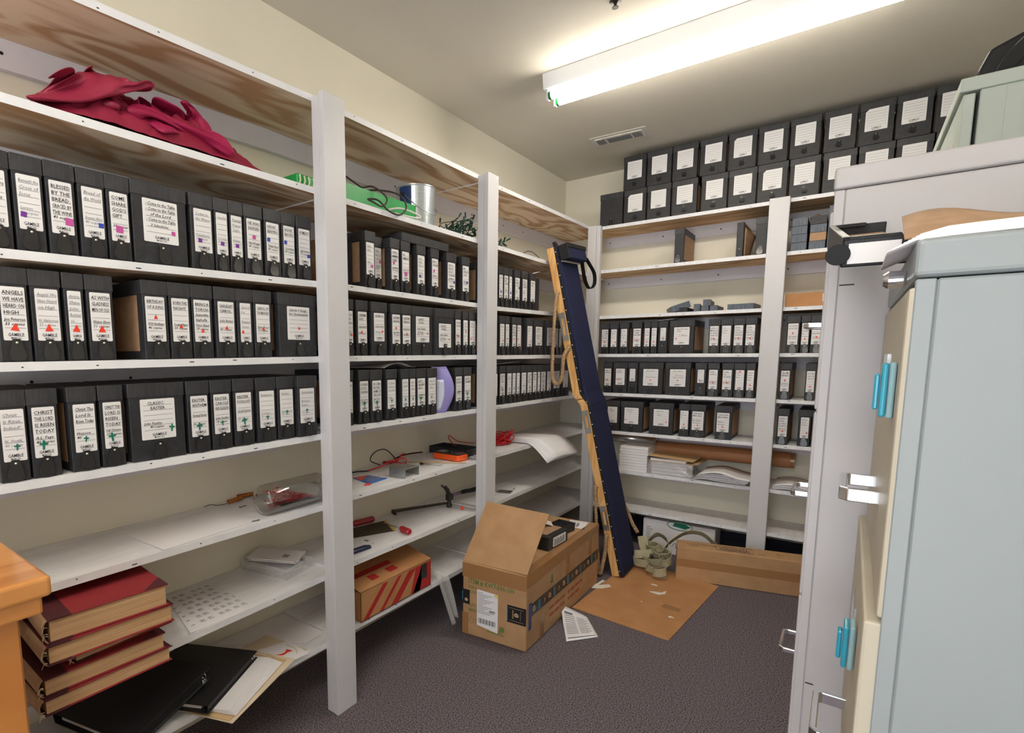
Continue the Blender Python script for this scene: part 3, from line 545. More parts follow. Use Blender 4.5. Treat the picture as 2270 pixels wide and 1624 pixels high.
def music_box(loc, rz, w, lines, pen, st, op, label, group, dist=1.0, name='file_box', hh=BH, square=False, back=0):
    global TABM, RIVM
    r = empty(name, loc, rz); tag(r, label, 'storage box', group)
    h = hh; e = .0022; d = BD_-max(0, back)
    bodytop = h-LH*.5 if 'N' not in op else h-.012
    wrap = .03
    # body: black ends and bottom wrap, kraft sides
    m = MB(); m.box(e, w-e, .001, d, 0, bodytop); m.build('body', BLACKB, r, bevel=.0012)
    for sx in (0, 1):
        x0, x1 = (e-.0006, e+.0004) if sx == 0 else (w-e-.0004, w-e+.0006)
        MB().box(x0, x1, wrap, d-.006, .02, bodytop-.002).build('side_panel', KRAFT, r)
    if 'N' not in op:
        MB().box(0, w, 0, d+.002, h-LH, h).build('lid', LIDB, r, bevel=.0015)
    if lines is None and not square:
        pass
    elif 'N' not in op:
        narrow = w*.72 if 'W' not in op else min(w*.62, .085)
        if 'S' in op: narrow = w*.62
        if square: narrow = .082
        top = h-LH-.004; hgt = .108
        if 'W' in op: hgt = .1
        if 'T' in op: hgt = .075; narrow = w*.55
        if 'H' in op: top -= .022; hgt = .098
        if square: hgt = .098; top = h-LH+.004
        cx = w*.5+(random.uniform(-.002, .002) if w > .05 else 0)
        lx0, lx1, lz1 = cx-narrow/2, cx+narrow/2, top; lz0 = top-hgt
        lw = narrow
        pts = rounded(lx0, lx1, lz0, lz1, .0025, 3)
        if square and (hash_(loc) % 5 == 0): pts = [(lx0, lz0), (lx1, lz0), (lx1, lz1), (lx0+.012, lz1), (lx0, lz1-.012)]
        m = MB(); plate(m, pts, -.0004, .0012); la = m.build('label', LABEL, r); la.location = (0, 0 if 'N' not in op else 0, 0)
        if square: la.location = (0, -.0002, 0)
        m = MB()
        nl = 7 if not square else 7
        for k in range(1, nl):
            z = lz1-hgt*.86*k/nl-.003; t = .00035
            m.box(lx0+lw*.08, lx1-lw*.07, -.0008, -.0005, z-t, z+t)
        m.build('ruled_line', RULE, la)
        m = MB(); put_text(m, 'GAMBLE', .0098 if w > .045 else .0075, cx, lz0+.0085, -.0009, maxw=lw*.66, thick=.00006, center=True)
        put_text(m, 'MUSIC CO.', .0052, cx, lz0+.0032, -.0009, maxw=lw*.42, thick=.0001, center=True)
        m.build('printed_name', PRINT, la)
        if lines and lines.strip(' ;'):
            ink = dict(k=INK, p=PENCIL, m=MAROONI)[pen]; m = MB(); ls = lines.split(';')
            step = hgt*.86/nl; sz = .0108 if pen == 'k' else .0098
            if 'W' in op: sz = .0118
            sz *= hgt/.108
            for k, t in enumerate(ls):
                if not t.strip(): continue
                z = lz1-step*(k+1)-.0018
                small = 1 if (k < 4 or t.isupper()) else .82
                ind = len(t)-len(t.lstrip()); t = t.strip()
                if k == 5: z += .004
                put_text(m, t, sz*small, lx0+lw*.07+ind*.0035, z, -.00095, maxw=lw*.86-ind*.0035, thick=(.00006 if pen == 'k' else 0), shear=(.0 if t.isupper() else .25))
            m.build('handwriting', ink, la)
        if st: sticker(la, st, lx0, lx1, lz0, lz1)
    # leather pull tab and rivet share their meshes
    tz = .0465 if 'T' not in op else .055
    if square: tz = .048
    sc_ = 1 if w > .05 else (.85 if w > .04 else .7)
    if 'N' not in op:
        if TABM is None:
            t = tab_mesh().build('pull_tab', LEATH); TABM = t.data; COL.objects.unlink(t)
            q = MB().lathe([(.0026, 0), (.0026, .0006), (.0018, .0016), (.0006, .002)], 10, M=Matrix.Rotation(math.pi/2, 4, 'X')).build('rivet', RIVET, smooth=True); RIVM = q.data; COL.objects.unlink(q)
        t = bpy.data.objects.new('pull_tab', TABM); COL.objects.link(t); t.parent = r; t.location = (w*.5, -.0004, tz-.0005); t.scale = (sc_*(.8 if square else 1), 1, (.62 if square else .92)); t.rotation_euler = (0, random.uniform(-.16, .16), 0)
        q = bpy.data.objects.new('rivet', RIVM); COL.objects.link(q); q.parent = t; q.location = (0, -.0036, -.008)
    return r
def hash_(loc): return int(abs(loc[0])*1000+abs(loc[2])*100)
ORD = 'first second third fourth fifth sixth seventh eighth ninth tenth eleventh twelfth thirteenth fourteenth'.split()
BAYN = ['near left bay', 'middle left bay', 'far left bay']; RN = dict(C='third', D='fourth', E='fifth', F='sixth')
def title(lines):
    if not lines: return ''
    t = ' '.join(x.strip(' -') for x in lines.split(';')[:3] if x.strip()); ws = t.replace('~', '').split()
    return ' '.join(ws[:3])
NEARY = {}
for bay, row, items in LROWS:
    for i, (a, b, ins, tx, pen, st, op) in enumerate(items):
        x = XS-.008-ins; z = max(board_z(row, a), board_z(row, b))+.0006; w = b-a
        what = 'lidless black file box' if 'N' in op else ('wide black file box' if w > .08 else 'black file box')
        if tx and title(tx): what += ' marked '+title(tx)
        lab = f'{what}, {ORD[i]} on {RN[row]} shelf of {BAYN[bay]}'
        music_box((x, a, z), math.pi/2, w, tx, pen, st, op, lab, None, back=ins)
for bay, row, items in BROWS:
    for i, (a, b, ins, tx, pen, st, op) in enumerate(items):
        y = YF+.008+ins; z = ZS[row]+.0006; w = b-a
        what = 'wide black file box' if w > .1 else 'black file box'
        if title(tx): what += ' marked '+title(tx)
        lab = f'{what}, {ORD[i]} on {RN[row]} shelf, {("main", "right")[bay]} back bay'
        music_box((a, y, z), 0, w, tx, pen, st, op, lab, None, back=ins)
for tier, arr in (('lower', TOPL), ('upper', TOPU)):
    for i, (a, b) in enumerate(arr):
        z = ZS['A']+.0006+(0 if tier == 'lower' else .1905); nolab = tier == 'lower' and i == 0
        a2, b2 = a+.0004, min(b, (arr[i+1][0] if i+1 < len(arr) else 9)-.0004)
        lab = ('unlabelled wide black file box at left end of lower tier, atop back shelves' if nolab else f'wide black file box with blank label, {ORD[i]} from left, {tier} tier atop back shelves')
        music_box((a2, YF+.008, z), 0, b2-a2, None, 'p', '', '', lab, None, square=not nolab, hh=.1895)
# ------------------------------------------------------------------ open lids and boxes lying about
def tray(name, loc, rot, L, w, h, label=None, cat=None, group=None, mt=None, th=.002, inner=None, parent=None):
    """open-topped box shell, L along X, w along Y, h up"""
    r = empty(name, loc, rot=rot) if parent is None else parent
    if label: tag(r, label, cat, group)
    m = MB().box(0, L, 0, w, 0, th).box(0, L, 0, th, th, h).box(0, L, w-th, w, th, h).box(0, th, th, w-th, th, h).box(L-th, L, th, w-th, th, h)
    m.build('shell', mt or BLACKB, r)
    if inner: MB().box(th, L-th, th, w-th, th, th+.0008).build('lining', inner, r)
    return r
def lying_box(loc, rz, wx, dy, hz, label, group, mt=GREYBK):
    r = empty('file_box', loc, rz); tag(r, label, 'storage box', group)
    MB().box(.001, wx-.001, .034, dy, .001, hz-.001).build('body', BLACKB, r, bevel=.001)
    MB().box(0, wx, 0, .036, 0, hz).build('lid', mt, r, bevel=.001)
    return r
zb = ZS['B']
# box lying across the top of the row in the middle bay
zt = board_z('C', .6)+.0006+BH+.001
r = empty('file_box', (XS-.008, .43, zt), math.pi/2); tag(r, 'black file box lying sideways across the tops of boxes in middle left bay', 'storage box')
MB().box(.002, .3, .003, .1, .001, .029).build('body', BLACKB, r, bevel=.001); MB().box(0, .302, .0, .036, 0, .032).build('lid', LIDB, r, bevel=.0015)
# curled papers and loose sheets in the rows
def sheet_curl(name, pts_fn, nu, nv, mt, label, cat, group=None, th=.0006, smooth=True):
    vs = []; fs = []
    for i in range(nu+1):
        for j in range(nv+1): vs.append(pts_fn(i/nu, j/nv))
    for i in range(nu):
        for j in range(nv): a = i*(nv+1)+j; fs.append((a, a+1, a+nv+2, a+nv+1))
    m = MB().add(vs, fs); o = m.build(name, mt, smooth=smooth)
    s = o.modifiers.new('thickness', 'SOLIDIFY'); s.thickness = th; s.offset = 0
    if label: tag(o, label, cat, group)
    return o
zt = board_z('E', .45)+BH+.002
sheet_curl('paper_sheets', lambda u, v: (.05+.2*v, .365+.19*u, zt+.004+.018*math.sin(math.pi*min(1, u*1.15))*(.4+.6*v)), 14, 6, PAPER, 'curled white sheets lying on file boxes, fifth shelf of middle left bay', 'paper', th=.002)
zt3 = board_z('E', 1.4)+BH+.003
sheet_curl('paper_sheets', lambda u, v: (.04+.22*v, 1.13+.3*u, zt3+.004+.014*u*(v)), 8, 4, LAV, 'flat white sheets lying on file boxes, fifth shelf of far left bay', 'paper', th=.002)
zt4 = board_z('C', 1.6)+BH
sheet_curl('paper_sheets', lambda u, v: (.06+.2*v, 1.50+.13*u, zt4-.004+.03*u*v), 8, 4, PAPER, 'white sheets poking from the lidless file box in far left bay', 'paper', th=.004)
r = empty('booklet', (0, 0, 0)); tag(r, 'lavender music booklet bending outwards between file boxes, middle left bay', 'booklet')
zb5 = board_z('E', .68)+.001
def bk(off, dx=0):
    def fn(u, v):
        z = zb5+.195*v; bulge = .085*math.sin(math.pi*(.5+.5*u) )
        y = .652+.068*u+off*.3
        x = .262+.034*math.sin(math.pi*v)*u+dx+.02*u
        return (x, y+.012*math.sin(math.pi*v), z)
    return fn
o = sheet_curl('cover', bk(0), 10, 14, PURPLE, None, None, th=.001); o.parent = r
o = sheet_curl('cover_panel', lambda u, v: tuple(Vector(bk(0)(u*.5, .06+v*.66))+Vector((.0012, -.0004, 0))), 8, 10, LAV, None, None, th=.0006); o.parent = r
for k in range(4):
    o = sheet_curl('page', bk(0, -.002-.0025*k), 8, 10, PAPER, None, None, th=.0012); o.parent = r; o.location = (0, .001*(k+1), 0)
sheet_curl('paper_sheets', lambda u, v: (.70+.09*u, YF+.06+.1*v, ZS['D']+BH+.003+.016*abs(math.sin(u*9))*.3+.014*v+.006*u), 18, 3, PAPER, 'crumpled white sheets lying on file boxes, fourth shelf, main back bay', 'paper', th=.003)
# back shelf B and C contents
def stand_box(x, y, w, lid, label, tabonly=True, rz=0, z=None):
    r = music_box((x, y, (ZS['B'] if z is None else z)+.0006), rz, w, None, 'p', '', '' if lid else 'N', label, None)
    if not lid:
        q = bpy.data.objects.new('rivet', RIVM); COL.objects.link(q); q.parent = r; q.location = (w*.5, 0, .04)
    return r
stand_box(.790, YF+.006, .052, True, 'single black file box with kraft side, alone mid second shelf of back wall')
stand_box(1.100, YF+.006, .036, False, 'thin lidless black file box left of the back post, second shelf')
sheet_curl('cardboard_flap', lambda u, v: (1.1375+.03*u*v+.006*u, YF+.03+.12*u, ZS['B']+.002+(.15-.03*u)*v), 6, 5, KRAFT, 'open kraft flap standing between two black boxes on second back shelf', 'cardboard', th=.002)
stand_box(1.188, YF+.006, .055, True, 'black file box with lid against the back post, second shelf')
GB = [DGREY]
for k in range(4): lying_box((1.345+.003*random.random(), YF+.008, zb+.0008+.0402*k), 0, .066, .27, .0395, f'grey file box lying flat, {("bottom", "second", "third", "topmost")[k]} of left stack, right back bay', None)
for k in range(4): lying_box((1.420+.004*random.random(), YF+.010, zb+.0008+.0402*k), 0, .067, .27, .0395, f'grey file box lying flat, {("bottom", "second", "third", "topmost")[k]} of middle stack, right back bay', None, mt=(GREYBK, KRAFT, GREYBK, BLACKB)[k])
for k in range(5): lying_box((1.494+.003*random.random(), YF+.008, zb+.0008+.0402*k), 0, .072, .27, .0395, f'grey file box lying flat, {("bottom", "second", "third", "fourth", "topmost")[k]} of right stack, right back bay', None)
sheet_curl('cardboard_flap', lambda u, v: (1.415+.055*u, YF+.06+.06*v, zb+.1625+.026*math.sin(math.pi*u)*v+.002), 6, 3, KRAFT, 'small bent kraft flap on top of middle box stack, right back bay', 'cardboard', th=.0015)
zc = ZS['C']+.001
# cluster of small lying boxes and lids on third back shelf
r = tray('box_lid', (.80, YF+.015, zc), (0, 0, .05), .1, .24, .036, 'tilted open grey lid at the left of the box cluster, third back shelf', 'box lid', 'loose lids on the third back shelf', mt=GREYBK)
r.rotation_euler = (0, -.32, .35); r.location = (.795, YF+.03, zc+.001)
lying_box((.832, YF+.012, zc), .0, .044, .2, .026, 'small dark box lying in front of the tilted lid, third back shelf', 'small boxes on the third back shelf', mt=BLACKB)
lying_box((.905, YF+.03, zc), .12, .033, .2, .043, 'small tall grey box in the middle of cluster, third back shelf', 'small boxes on the third back shelf')
lying_box((.945, YF+.02, zc), 0, .038, .2, .030, 'lower grey box under another in the cluster, third back shelf', 'small boxes on the third back shelf')
lying_box((.952, YF+.03, zc+.031), .08, .038, .2, .034, 'top grey box stacked on another in the cluster, third back shelf', 'small boxes on the third back shelf')
lying_box((.990, YF+.02, zc), 0, .036, .2, .030, 'rightmost small grey box of the cluster, third back shelf', 'small boxes on the third back shelf')
r = tray('box_lid', (1.075, YF+.03, zc+.001), (0, 0, -.05), .125, .2, .03, 'open black box with white inside near back post, third back shelf', 'box lid', mt=GREYBK, inner=PAPER)
r = empty('cardboard_box', (1.341, YF+.016, zc), 0); tag(r, 'long flat orange-brown cardboard box with small white label, third shelf right back bay', 'cardboard box')
MB().box(0, .195, 0, .22, 0, .068).build('carton', CARD2, r, bevel=.002)
m = MB(); m.box(.1552, .188, -.0006, -.0001, .02, .06); l = m.build('label', LABEL, r)
m = MB(); [m.box(.16+.004*k, .162+.004*k, -.0010, -.0007, .026, .038) for k in range(5)]; m.build('barcode', PRINT, l)
# ------------------------------------------------------------------ left wall, second shelf: cloth, green box, bucket, lights
# settled fabric as a 49 x 31 grid: depth from the wall, distance before the first post, height above the board, in mm
CLOTH = [
 284,607,121,245,610,121,221,599,127,216,614,120,230,619,115,260,629,107,263,648,84,233,672,70,209,684,61,204,675,60,207,692,54,191,699,51,181,686,63,205,671,76,238,673,78,258,669,85,262,684,75,255,688,72,236,679,80,223,649,101,194,633,105,165,648,87,139,637,89,128,635,98,123,640,98,114,639,103,91,611,119,68,574,129,58,540,118,51,517,99,51,518,112,
 249,595,130,220,598,133,201,597,134,198,598,130,219,606,120,261,620,112,255,639,95,236,667,66,222,693,56,217,681,52,202,690,50,188,683,54,192,670,68,226,658,84,261,667,84,282,679,78,285,683,76,276,684,75,253,680,78,222,663,91,194,633,111,162,641,98,134,648,88,119,647,84,116,649,90,105,643,99,102,606,119,68,580,126,67,546,117,61,523,109,63,514,98,
 224,587,138,201,581,138,189,586,138,204,585,136,229,593,128,258,621,106,249,638,87,220,667,63,221,689,48,213,699,42,203,692,43,190,679,50,196,662,70,236,650,87,269,661,88,285,666,88,296,673,84,283,671,86,260,673,84,224,670,85,189,642,104,155,651,92,126,656,83,111,664,76,105,660,80,100,649,91,103,618,107,75,598,119,73,566,117,77,542,110,75,531,114,
 216,573,137,202,565,139,192,567,137,214,579,135,248,593,127,255,616,103,225,646,71,232,680,46,238,702,35,229,714,32,214,704,32,186,680,42,196,658,68,226,643,92,265,648,96,288,654,96,290,655,97,278,665,89,252,665,88,215,656,94,178,657,90,140,670,78,116,674,67,102,686,63,93,676,67,98,674,74,95,640,93,90,614,110,83,581,126,83,564,121,85,551,124,
 218,552,138,215,562,137,213,561,134,241,575,130,264,596,116,238,624,75,250,670,49,260,704,34,260,719,24,255,722,20,233,714,25,206,684,35,184,652,61,209,634,92,248,630,103,269,637,107,267,644,105,257,656,93,234,656,92,196,658,87,154,670,75,121,687,62,99,689,51,95,710,45,87,698,50,95,698,57,91,667,77,88,633,98,99,596,119,92,574,127,88,566,129,
 237,550,132,240,551,136,246,556,130,256,572,121,262,610,86,260,649,57,272,692,35,278,723,20,278,742,12,268,737,10,253,719,17,229,690,29,201,663,53,196,634,85,219,630,102,240,625,110,245,637,103,234,641,100,206,655,85,165,666,72,133,686,60,105,698,45,91,725,31,81,728,28,79,718,36,83,712,45,87,676,69,82,639,101,86,599,116,94,578,122,102,565,124,
 257,539,127,251,550,123,273,558,122,274,587,100,269,617,64,281,665,41,285,704,24,294,731,13,293,743,6,282,729,11,265,716,16,242,697,33,215,660,48,192,627,77,199,628,100,216,618,111,218,628,106,200,643,96,174,652,76,149,678,60,122,703,43,97,727,26,83,734,20,73,742,17,70,722,27,70,707,45,75,683,69,74,633,102,78,594,115,83,567,116,89,559,117,
 279,540,120,273,543,113,282,560,107,280,585,84,275,624,56,282,666,30,296,701,19,290,726,10,292,726,5,277,725,9,266,706,18,240,684,30,219,664,52,202,633,80,192,615,102,200,618,108,197,624,105,185,634,91,166,655,66,135,681,47,115,716,29,94,733,18,80,740,11,72,733,17,75,716,27,81,696,49,66,662,75,60,616,106,67,575,109,84,572,96,92,568,93,
 294,537,114,284,541,109,290,560,101,281,582,77,275,621,51,292,654,31,294,685,16,289,705,16,288,707,12,276,698,16,259,686,25,239,670,39,215,649,61,210,627,91,197,608,107,202,609,114,186,619,107,176,628,91,164,652,63,139,685,41,119,717,25,98,728,17,85,721,16,80,713,21,92,705,37,84,669,62,59,642,86,50,590,102,86,587,88,95,595,106,107,599,96,
 285,527,112,292,535,101,284,547,97,289,569,79,287,602,56,283,632,33,282,662,23,286,677,21,278,676,21,261,669,27,247,662,36,222,646,56,225,628,88,214,609,114,208,590,124,201,589,128,190,600,115,170,627,99,154,641,71,149,675,41,125,702,30,107,715,26,99,705,26,96,701,35,97,669,52,79,652,72,39,615,80,76,599,77,89,605,93,89,624,93,95,617,100,
 296,518,114,294,515,106,277,528,108,279,548,89,284,577,66,270,607,46,273,636,40,271,647,38,264,650,39,250,647,42,227,635,61,208,627,85,214,597,114,227,575,129,217,558,129,207,560,133,193,573,126,174,606,117,151,626,88,148,649,54,134,678,43,117,685,38,118,689,42,115,672,49,95,653,60,46,640,65,56,601,63,79,615,76,72,622,94,74,626,96,83,633,94,
 294,501,123,287,498,120,284,503,113,285,524,98,276,552,77,267,588,68,260,615,56,253,622,50,245,628,50,225,634,56,206,619,79,209,599,104,220,565,123,226,544,130,234,539,136,223,536,135,204,553,134,179,581,131,167,606,103,148,621,71,129,649,61,129,653,49,121,653,51,107,638,64,72,645,55,38,622,53,65,614,59,67,610,89,61,616,100,64,632,96,75,631,87,
 294,487,129,282,485,127,287,485,118,278,504,101,273,541,91,258,576,79,248,601,69,244,621,63,229,620,59,206,631,62,193,605,87,200,578,117,225,546,126,240,526,133,240,517,136,227,520,138,210,536,137,189,562,132,166,586,118,143,612,91,126,623,70,123,626,64,115,628,60,91,626,59,64,641,43,40,618,42,57,620,62,56,615,84,63,622,88,71,628,82,79,632,65,
 286,474,129,292,469,123,278,480,120,274,513,113,268,547,97,262,584,93,242,604,75,236,613,75,217,618,74,195,617,64,180,603,86,198,574,114,219,543,122,228,522,131,227,509,132,226,519,135,208,529,135,183,554,131,163,579,115,142,598,92,127,615,69,110,619,71,109,613,61,88,619,55,70,637,36,38,623,34,54,626,48,56,631,62,64,633,64,70,619,61,74,609,47,
 279,482,131,283,474,125,270,479,115,262,517,112,252,559,101,245,590,80,220,605,73,223,613,61,211,607,70,196,603,80,172,612,77,189,583,100,205,551,115,220,540,127,221,525,131,211,526,131,202,548,131,171,554,124,155,578,108,134,592,84,116,606,73,105,608,69,99,608,73,94,609,58,78,618,39,57,631,24,53,621,33,62,632,39,69,628,40,61,612,41,44,588,38,
 270,466,124,268,483,126,258,505,121,242,537,102,238,583,98,228,601,72,229,586,72,238,589,62,233,595,57,209,591,71,183,592,76,163,592,90,189,566,97,201,559,116,203,558,125,196,560,127,179,550,118,153,569,110,124,582,96,123,594,71,100,591,68,85,597,67,92,587,76,88,597,76,80,603,57,72,607,35,57,615,19,54,608,24,50,603,30,49,588,29,36,575,15,
 251,473,120,244,494,120,234,523,108,227,570,108,213,592,81,244,584,75,257,574,61,266,586,57,253,587,49,230,577,61,204,581,82,170,588,77,165,580,84,176,574,98,178,561,105,171,573,107,152,573,100,122,565,96,123,578,69,97,578,61,75,581,61,64,583,62,62,584,71,76,583,78,74,591,80,66,596,57,63,594,35,58,592,21,49,588,14,43,582,13,39,560,7,
 224,498,122,221,515,117,218,552,115,201,579,90,233,571,75,260,566,64,282,573,60,272,565,57,265,571,44,242,571,56,216,573,69,185,576,79,159,575,75,151,575,83,154,572,91,146,565,90,131,559,86,115,562,66,89,572,78,66,572,60,60,583,44,54,574,48,49,579,52,62,575,65,71,577,83,55,589,73,50,588,47,50,576,28,57,573,20,50,568,13,44,566,2,
 202,515,123,204,531,118,203,546,103,218,563,86,247,563,76,271,555,68,277,555,55,276,562,44,259,563,50,247,567,63,218,561,79,192,565,76,166,565,73,149,569,71,145,559,77,131,563,73,114,542,76,94,560,64,81,568,65,69,569,49,64,586,39,56,581,30,50,569,40,52,565,62,66,572,80,52,571,73,41,569,47,58,561,30,43,548,23,45,550,17,40,554,12,
 188,528,124,189,545,118,193,545,98,219,553,92,242,552,80,257,557,66,267,543,61,257,546,49,251,555,60,232,553,68,203,558,70,181,560,87,161,557,80,149,552,82,149,548,71,132,545,73,112,536,61,91,551,77,74,558,70,79,573,51,74,575,35,65,570,29,54,561,38,53,556,61,62,556,88,39,555,66,49,546,37,49,539,23,52,521,13,36,522,18,46,528,8,
 180,524,125,179,535,120,183,553,109,196,559,89,218,551,81,233,546,73,243,536,78,241,539,66,226,539,64,203,544,71,181,547,83,159,543,91,140,547,88,129,545,85,135,536,80,140,526,71,117,524,74,99,529,79,77,541,82,82,554,60,84,560,45,71,560,48,68,551,54,69,545,76,43,535,84,50,531,50,61,532,26,36,506,32,48,489,24,45,486,17,39,497,12,
 195,527,115,183,520,114,173,532,114,173,538,103,191,535,95,201,537,83,210,531,88,207,526,76,198,521,70,178,525,82,153,528,90,130,530,92,113,538,102,104,534,95,105,528,88,115,516,81,134,502,68,107,503,74,93,517,90,90,531,81,88,533,64,78,540,67,74,531,78,57,519,92,45,511,60,60,515,41,50,510,38,54,485,41,47,481,43,43,477,35,36,479,24,
 214,524,94,211,514,100,195,519,97,180,514,110,165,514,104,178,511,94,185,511,90,185,510,83,176,506,72,157,508,82,131,516,91,106,518,95,92,520,108,80,533,109,83,514,112,95,506,102,108,496,86,127,480,67,99,488,72,86,500,92,83,507,77,77,504,77,65,500,78,48,495,75,71,501,53,59,498,24,64,494,46,51,486,52,42,483,55,53,478,44,38,467,31,
 229,519,69,223,512,74,207,509,76,193,501,91,179,505,110,172,492,98,173,494,92,179,493,83,165,504,86,146,504,82,127,507,91,108,514,105,100,528,115,94,543,117,98,534,119,104,520,120,107,497,111,111,481,88,115,465,62,96,477,77,80,479,87,73,480,87,64,478,81,65,484,67,76,483,41,52,480,25,67,474,44,61,473,52,49,469,54,43,469,42,44,455,20,
 248,504,52,238,502,57,223,501,71,210,497,93,193,502,112,179,488,99,190,495,88,183,484,82,176,498,79,149,491,79,122,497,81,115,507,108,111,530,113,110,543,118,110,535,125,112,525,119,112,508,115,120,489,95,120,471,81,98,459,71,83,468,70,78,470,75,65,469,72,61,469,57,74,466,40,59,466,20,58,461,32,52,453,42,41,455,44,35,444,27,47,424,10,
 262,499,60,249,510,64,229,508,78,217,509,107,191,488,112,192,473,82,209,486,81,204,495,76,195,491,71,171,488,72,139,483,72,127,495,97,121,523,103,118,534,114,125,533,119,123,521,122,123,506,109,122,477,99,121,454,75,99,458,80,83,457,77,74,455,71,67,459,70,70,457,58,62,449,47,66,443,31,57,442,17,55,435,26,44,431,24,44,413,23,55,393,16,
 253,494,70,242,500,75,233,501,97,204,492,117,197,470,87,225,483,79,235,485,65,237,492,62,222,482,63,200,476,73,167,478,81,139,472,81,139,501,92,133,510,106,137,514,113,135,504,111,131,484,106,136,458,85,111,442,79,85,445,86,79,440,71,70,428,79,65,430,72,70,431,61,79,431,48,60,420,45,59,414,34,66,407,26,58,400,22,44,392,31,47,383,13,
 250,494,85,240,498,94,220,490,116,200,460,94,231,472,79,254,472,58,263,477,49,263,485,44,250,473,48,227,468,58,196,468,73,166,463,71,157,473,85,148,481,96,151,484,110,145,471,96,137,453,99,119,431,86,91,424,87,91,426,74,96,422,62,93,430,59,91,414,55,82,407,59,74,403,54,85,402,41,67,394,39,62,386,34,56,386,30,54,375,24,39,375,12,
 251,501,104,233,489,116,219,462,101,228,456,81,260,461,61,282,464,40,285,468,32,281,476,27,270,470,43,248,468,57,219,463,73,188,455,74,166,450,80,160,457,95,154,451,99,145,439,91,128,421,88,99,409,91,98,402,67,120,415,66,124,431,67,124,434,63,125,425,62,111,406,55,92,395,62,92,384,48,75,376,33,63,374,40,48,374,36,48,367,29,38,370,20,
 241,477,107,221,459,112,215,437,84,244,445,63,275,447,45,295,455,35,294,457,17,283,464,21,272,462,32,250,465,49,220,459,63,195,448,78,171,446,88,158,440,95,151,430,89,141,418,94,122,400,91,99,387,76,124,404,72,131,434,83,143,445,77,145,451,70,142,432,64,130,408,60,105,386,64,85,367,50,67,363,40,55,360,39,43,364,49,48,351,40,38,369,37,
 235,462,101,229,437,102,230,426,76,254,430,55,285,436,46,296,443,32,285,446,21,286,455,33,270,454,35,247,450,57,215,449,72,184,435,78,171,435,97,154,439,103,156,424,95,149,410,87,125,390,91,109,377,68,134,409,75,145,432,80,149,449,87,158,451,78,143,433,75,128,405,68,107,368,62,84,353,43,62,346,42,63,341,54,68,353,60,60,346,60,41,347,54,
 241,460,97,238,434,92,231,412,77,251,418,58,275,421,45,287,427,33,279,433,30,277,439,40,255,442,50,226,439,67,194,426,75,177,426,98,165,418,105,169,433,111,161,423,110,152,407,95,139,386,85,114,365,75,135,396,73,149,422,84,153,432,81,161,429,77,144,413,64,124,378,62,103,343,48,74,333,44,66,335,55,77,321,71,85,331,77,75,335,77,57,335,69,
 246,467,84,243,443,80,243,410,77,240,398,63,257,407,50,270,408,38,269,417,41,253,424,50,236,426,64,210,421,81,189,411,97,190,417,106,196,427,115,194,426,117,180,435,118,168,412,111,153,394,91,129,362,85,131,372,74,144,397,77,152,407,75,143,402,68,145,378,56,123,343,51,88,321,43,75,320,52,98,330,68,110,329,79,107,327,84,92,329,89,69,325,76,
 256,486,70,257,462,70,254,430,67,249,396,66,244,386,57,250,392,44,246,402,51,232,405,54,214,409,73,202,398,93,200,402,105,216,424,112,225,440,117,220,445,117,210,449,120,187,426,120,168,399,103,155,373,86,129,349,76,138,370,71,149,377,69,137,372,62,128,343,55,106,314,46,82,307,48,93,314,64,122,325,72,131,333,80,124,322,88,103,317,85,69,316,74,
 267,494,43,270,483,61,265,447,58,260,411,55,252,381,60,239,380,53,238,388,52,225,395,58,212,391,75,200,379,98,219,408,114,234,431,108,249,447,112,243,460,117,236,452,121,209,440,123,188,407,111,169,381,88,148,356,74,138,342,69,143,352,65,142,340,60,131,317,46,97,295,43,78,290,58,113,300,68,132,322,69,141,318,78,125,316,79,100,310,75,62,296,67,
 261,521,47,281,497,54,280,455,54,269,420,51,252,385,50,244,365,55,232,373,49,233,382,63,218,383,77,205,372,103,231,400,108,248,430,108,263,447,109,254,452,116,246,447,119,221,432,122,196,404,112,170,375,98,159,353,77,153,334,72,153,336,62,135,322,63,116,303,51,89,283,34,89,279,58,118,304,59,137,310,64,133,305,73,119,300,73,84,284,72,43,273,57,
 270,535,55,280,499,67,282,449,62,270,405,52,255,369,46,241,358,42,238,356,46,225,374,52,220,376,72,218,365,99,235,389,110,258,416,108,258,435,113,254,442,117,243,433,118,213,418,118,183,395,113,177,368,90,165,349,72,164,331,64,158,329,59,148,312,62,127,295,49,100,271,36,89,268,54,113,284,55,123,292,63,116,291,68,99,271,72,62,260,62,44,257,29,
 261,529,68,275,483,75,263,431,61,258,377,59,256,341,48,252,331,43,241,330,37,230,347,48,208,370,62,214,363,91,235,365,107,253,394,112,248,411,114,243,419,119,228,410,119,200,394,120,187,373,102,177,341,84,175,323,65,178,320,52,173,309,55,158,310,52,133,293,63,115,268,46,91,249,42,104,260,52,114,264,62,97,268,58,76,248,61,64,258,38,44,251,6,
 261,502,83,261,448,71,273,393,57,271,341,50,267,320,30,268,303,36,261,306,38,239,322,42,210,345,53,195,363,81,214,362,107,231,374,112,237,383,118,224,391,116,208,382,122,189,371,107,190,351,82,187,331,59,199,299,55,205,302,41,197,291,47,176,295,41,150,288,49,123,268,64,110,246,44,102,242,45,103,239,54,90,240,53,68,235,43,64,256,22,40,230,2,
 254,462,87,273,408,72,280,352,53,278,313,39,288,297,21,281,288,22,265,295,22,247,312,34,212,324,51,205,344,79,205,356,104,215,357,116,214,361,118,210,365,116,197,358,111,192,340,93,192,316,68,217,308,47,227,283,40,226,277,31,218,271,37,194,271,41,172,297,54,144,275,66,117,246,59,106,227,42,98,226,47,87,227,47,76,248,41,67,244,19,46,216,3,
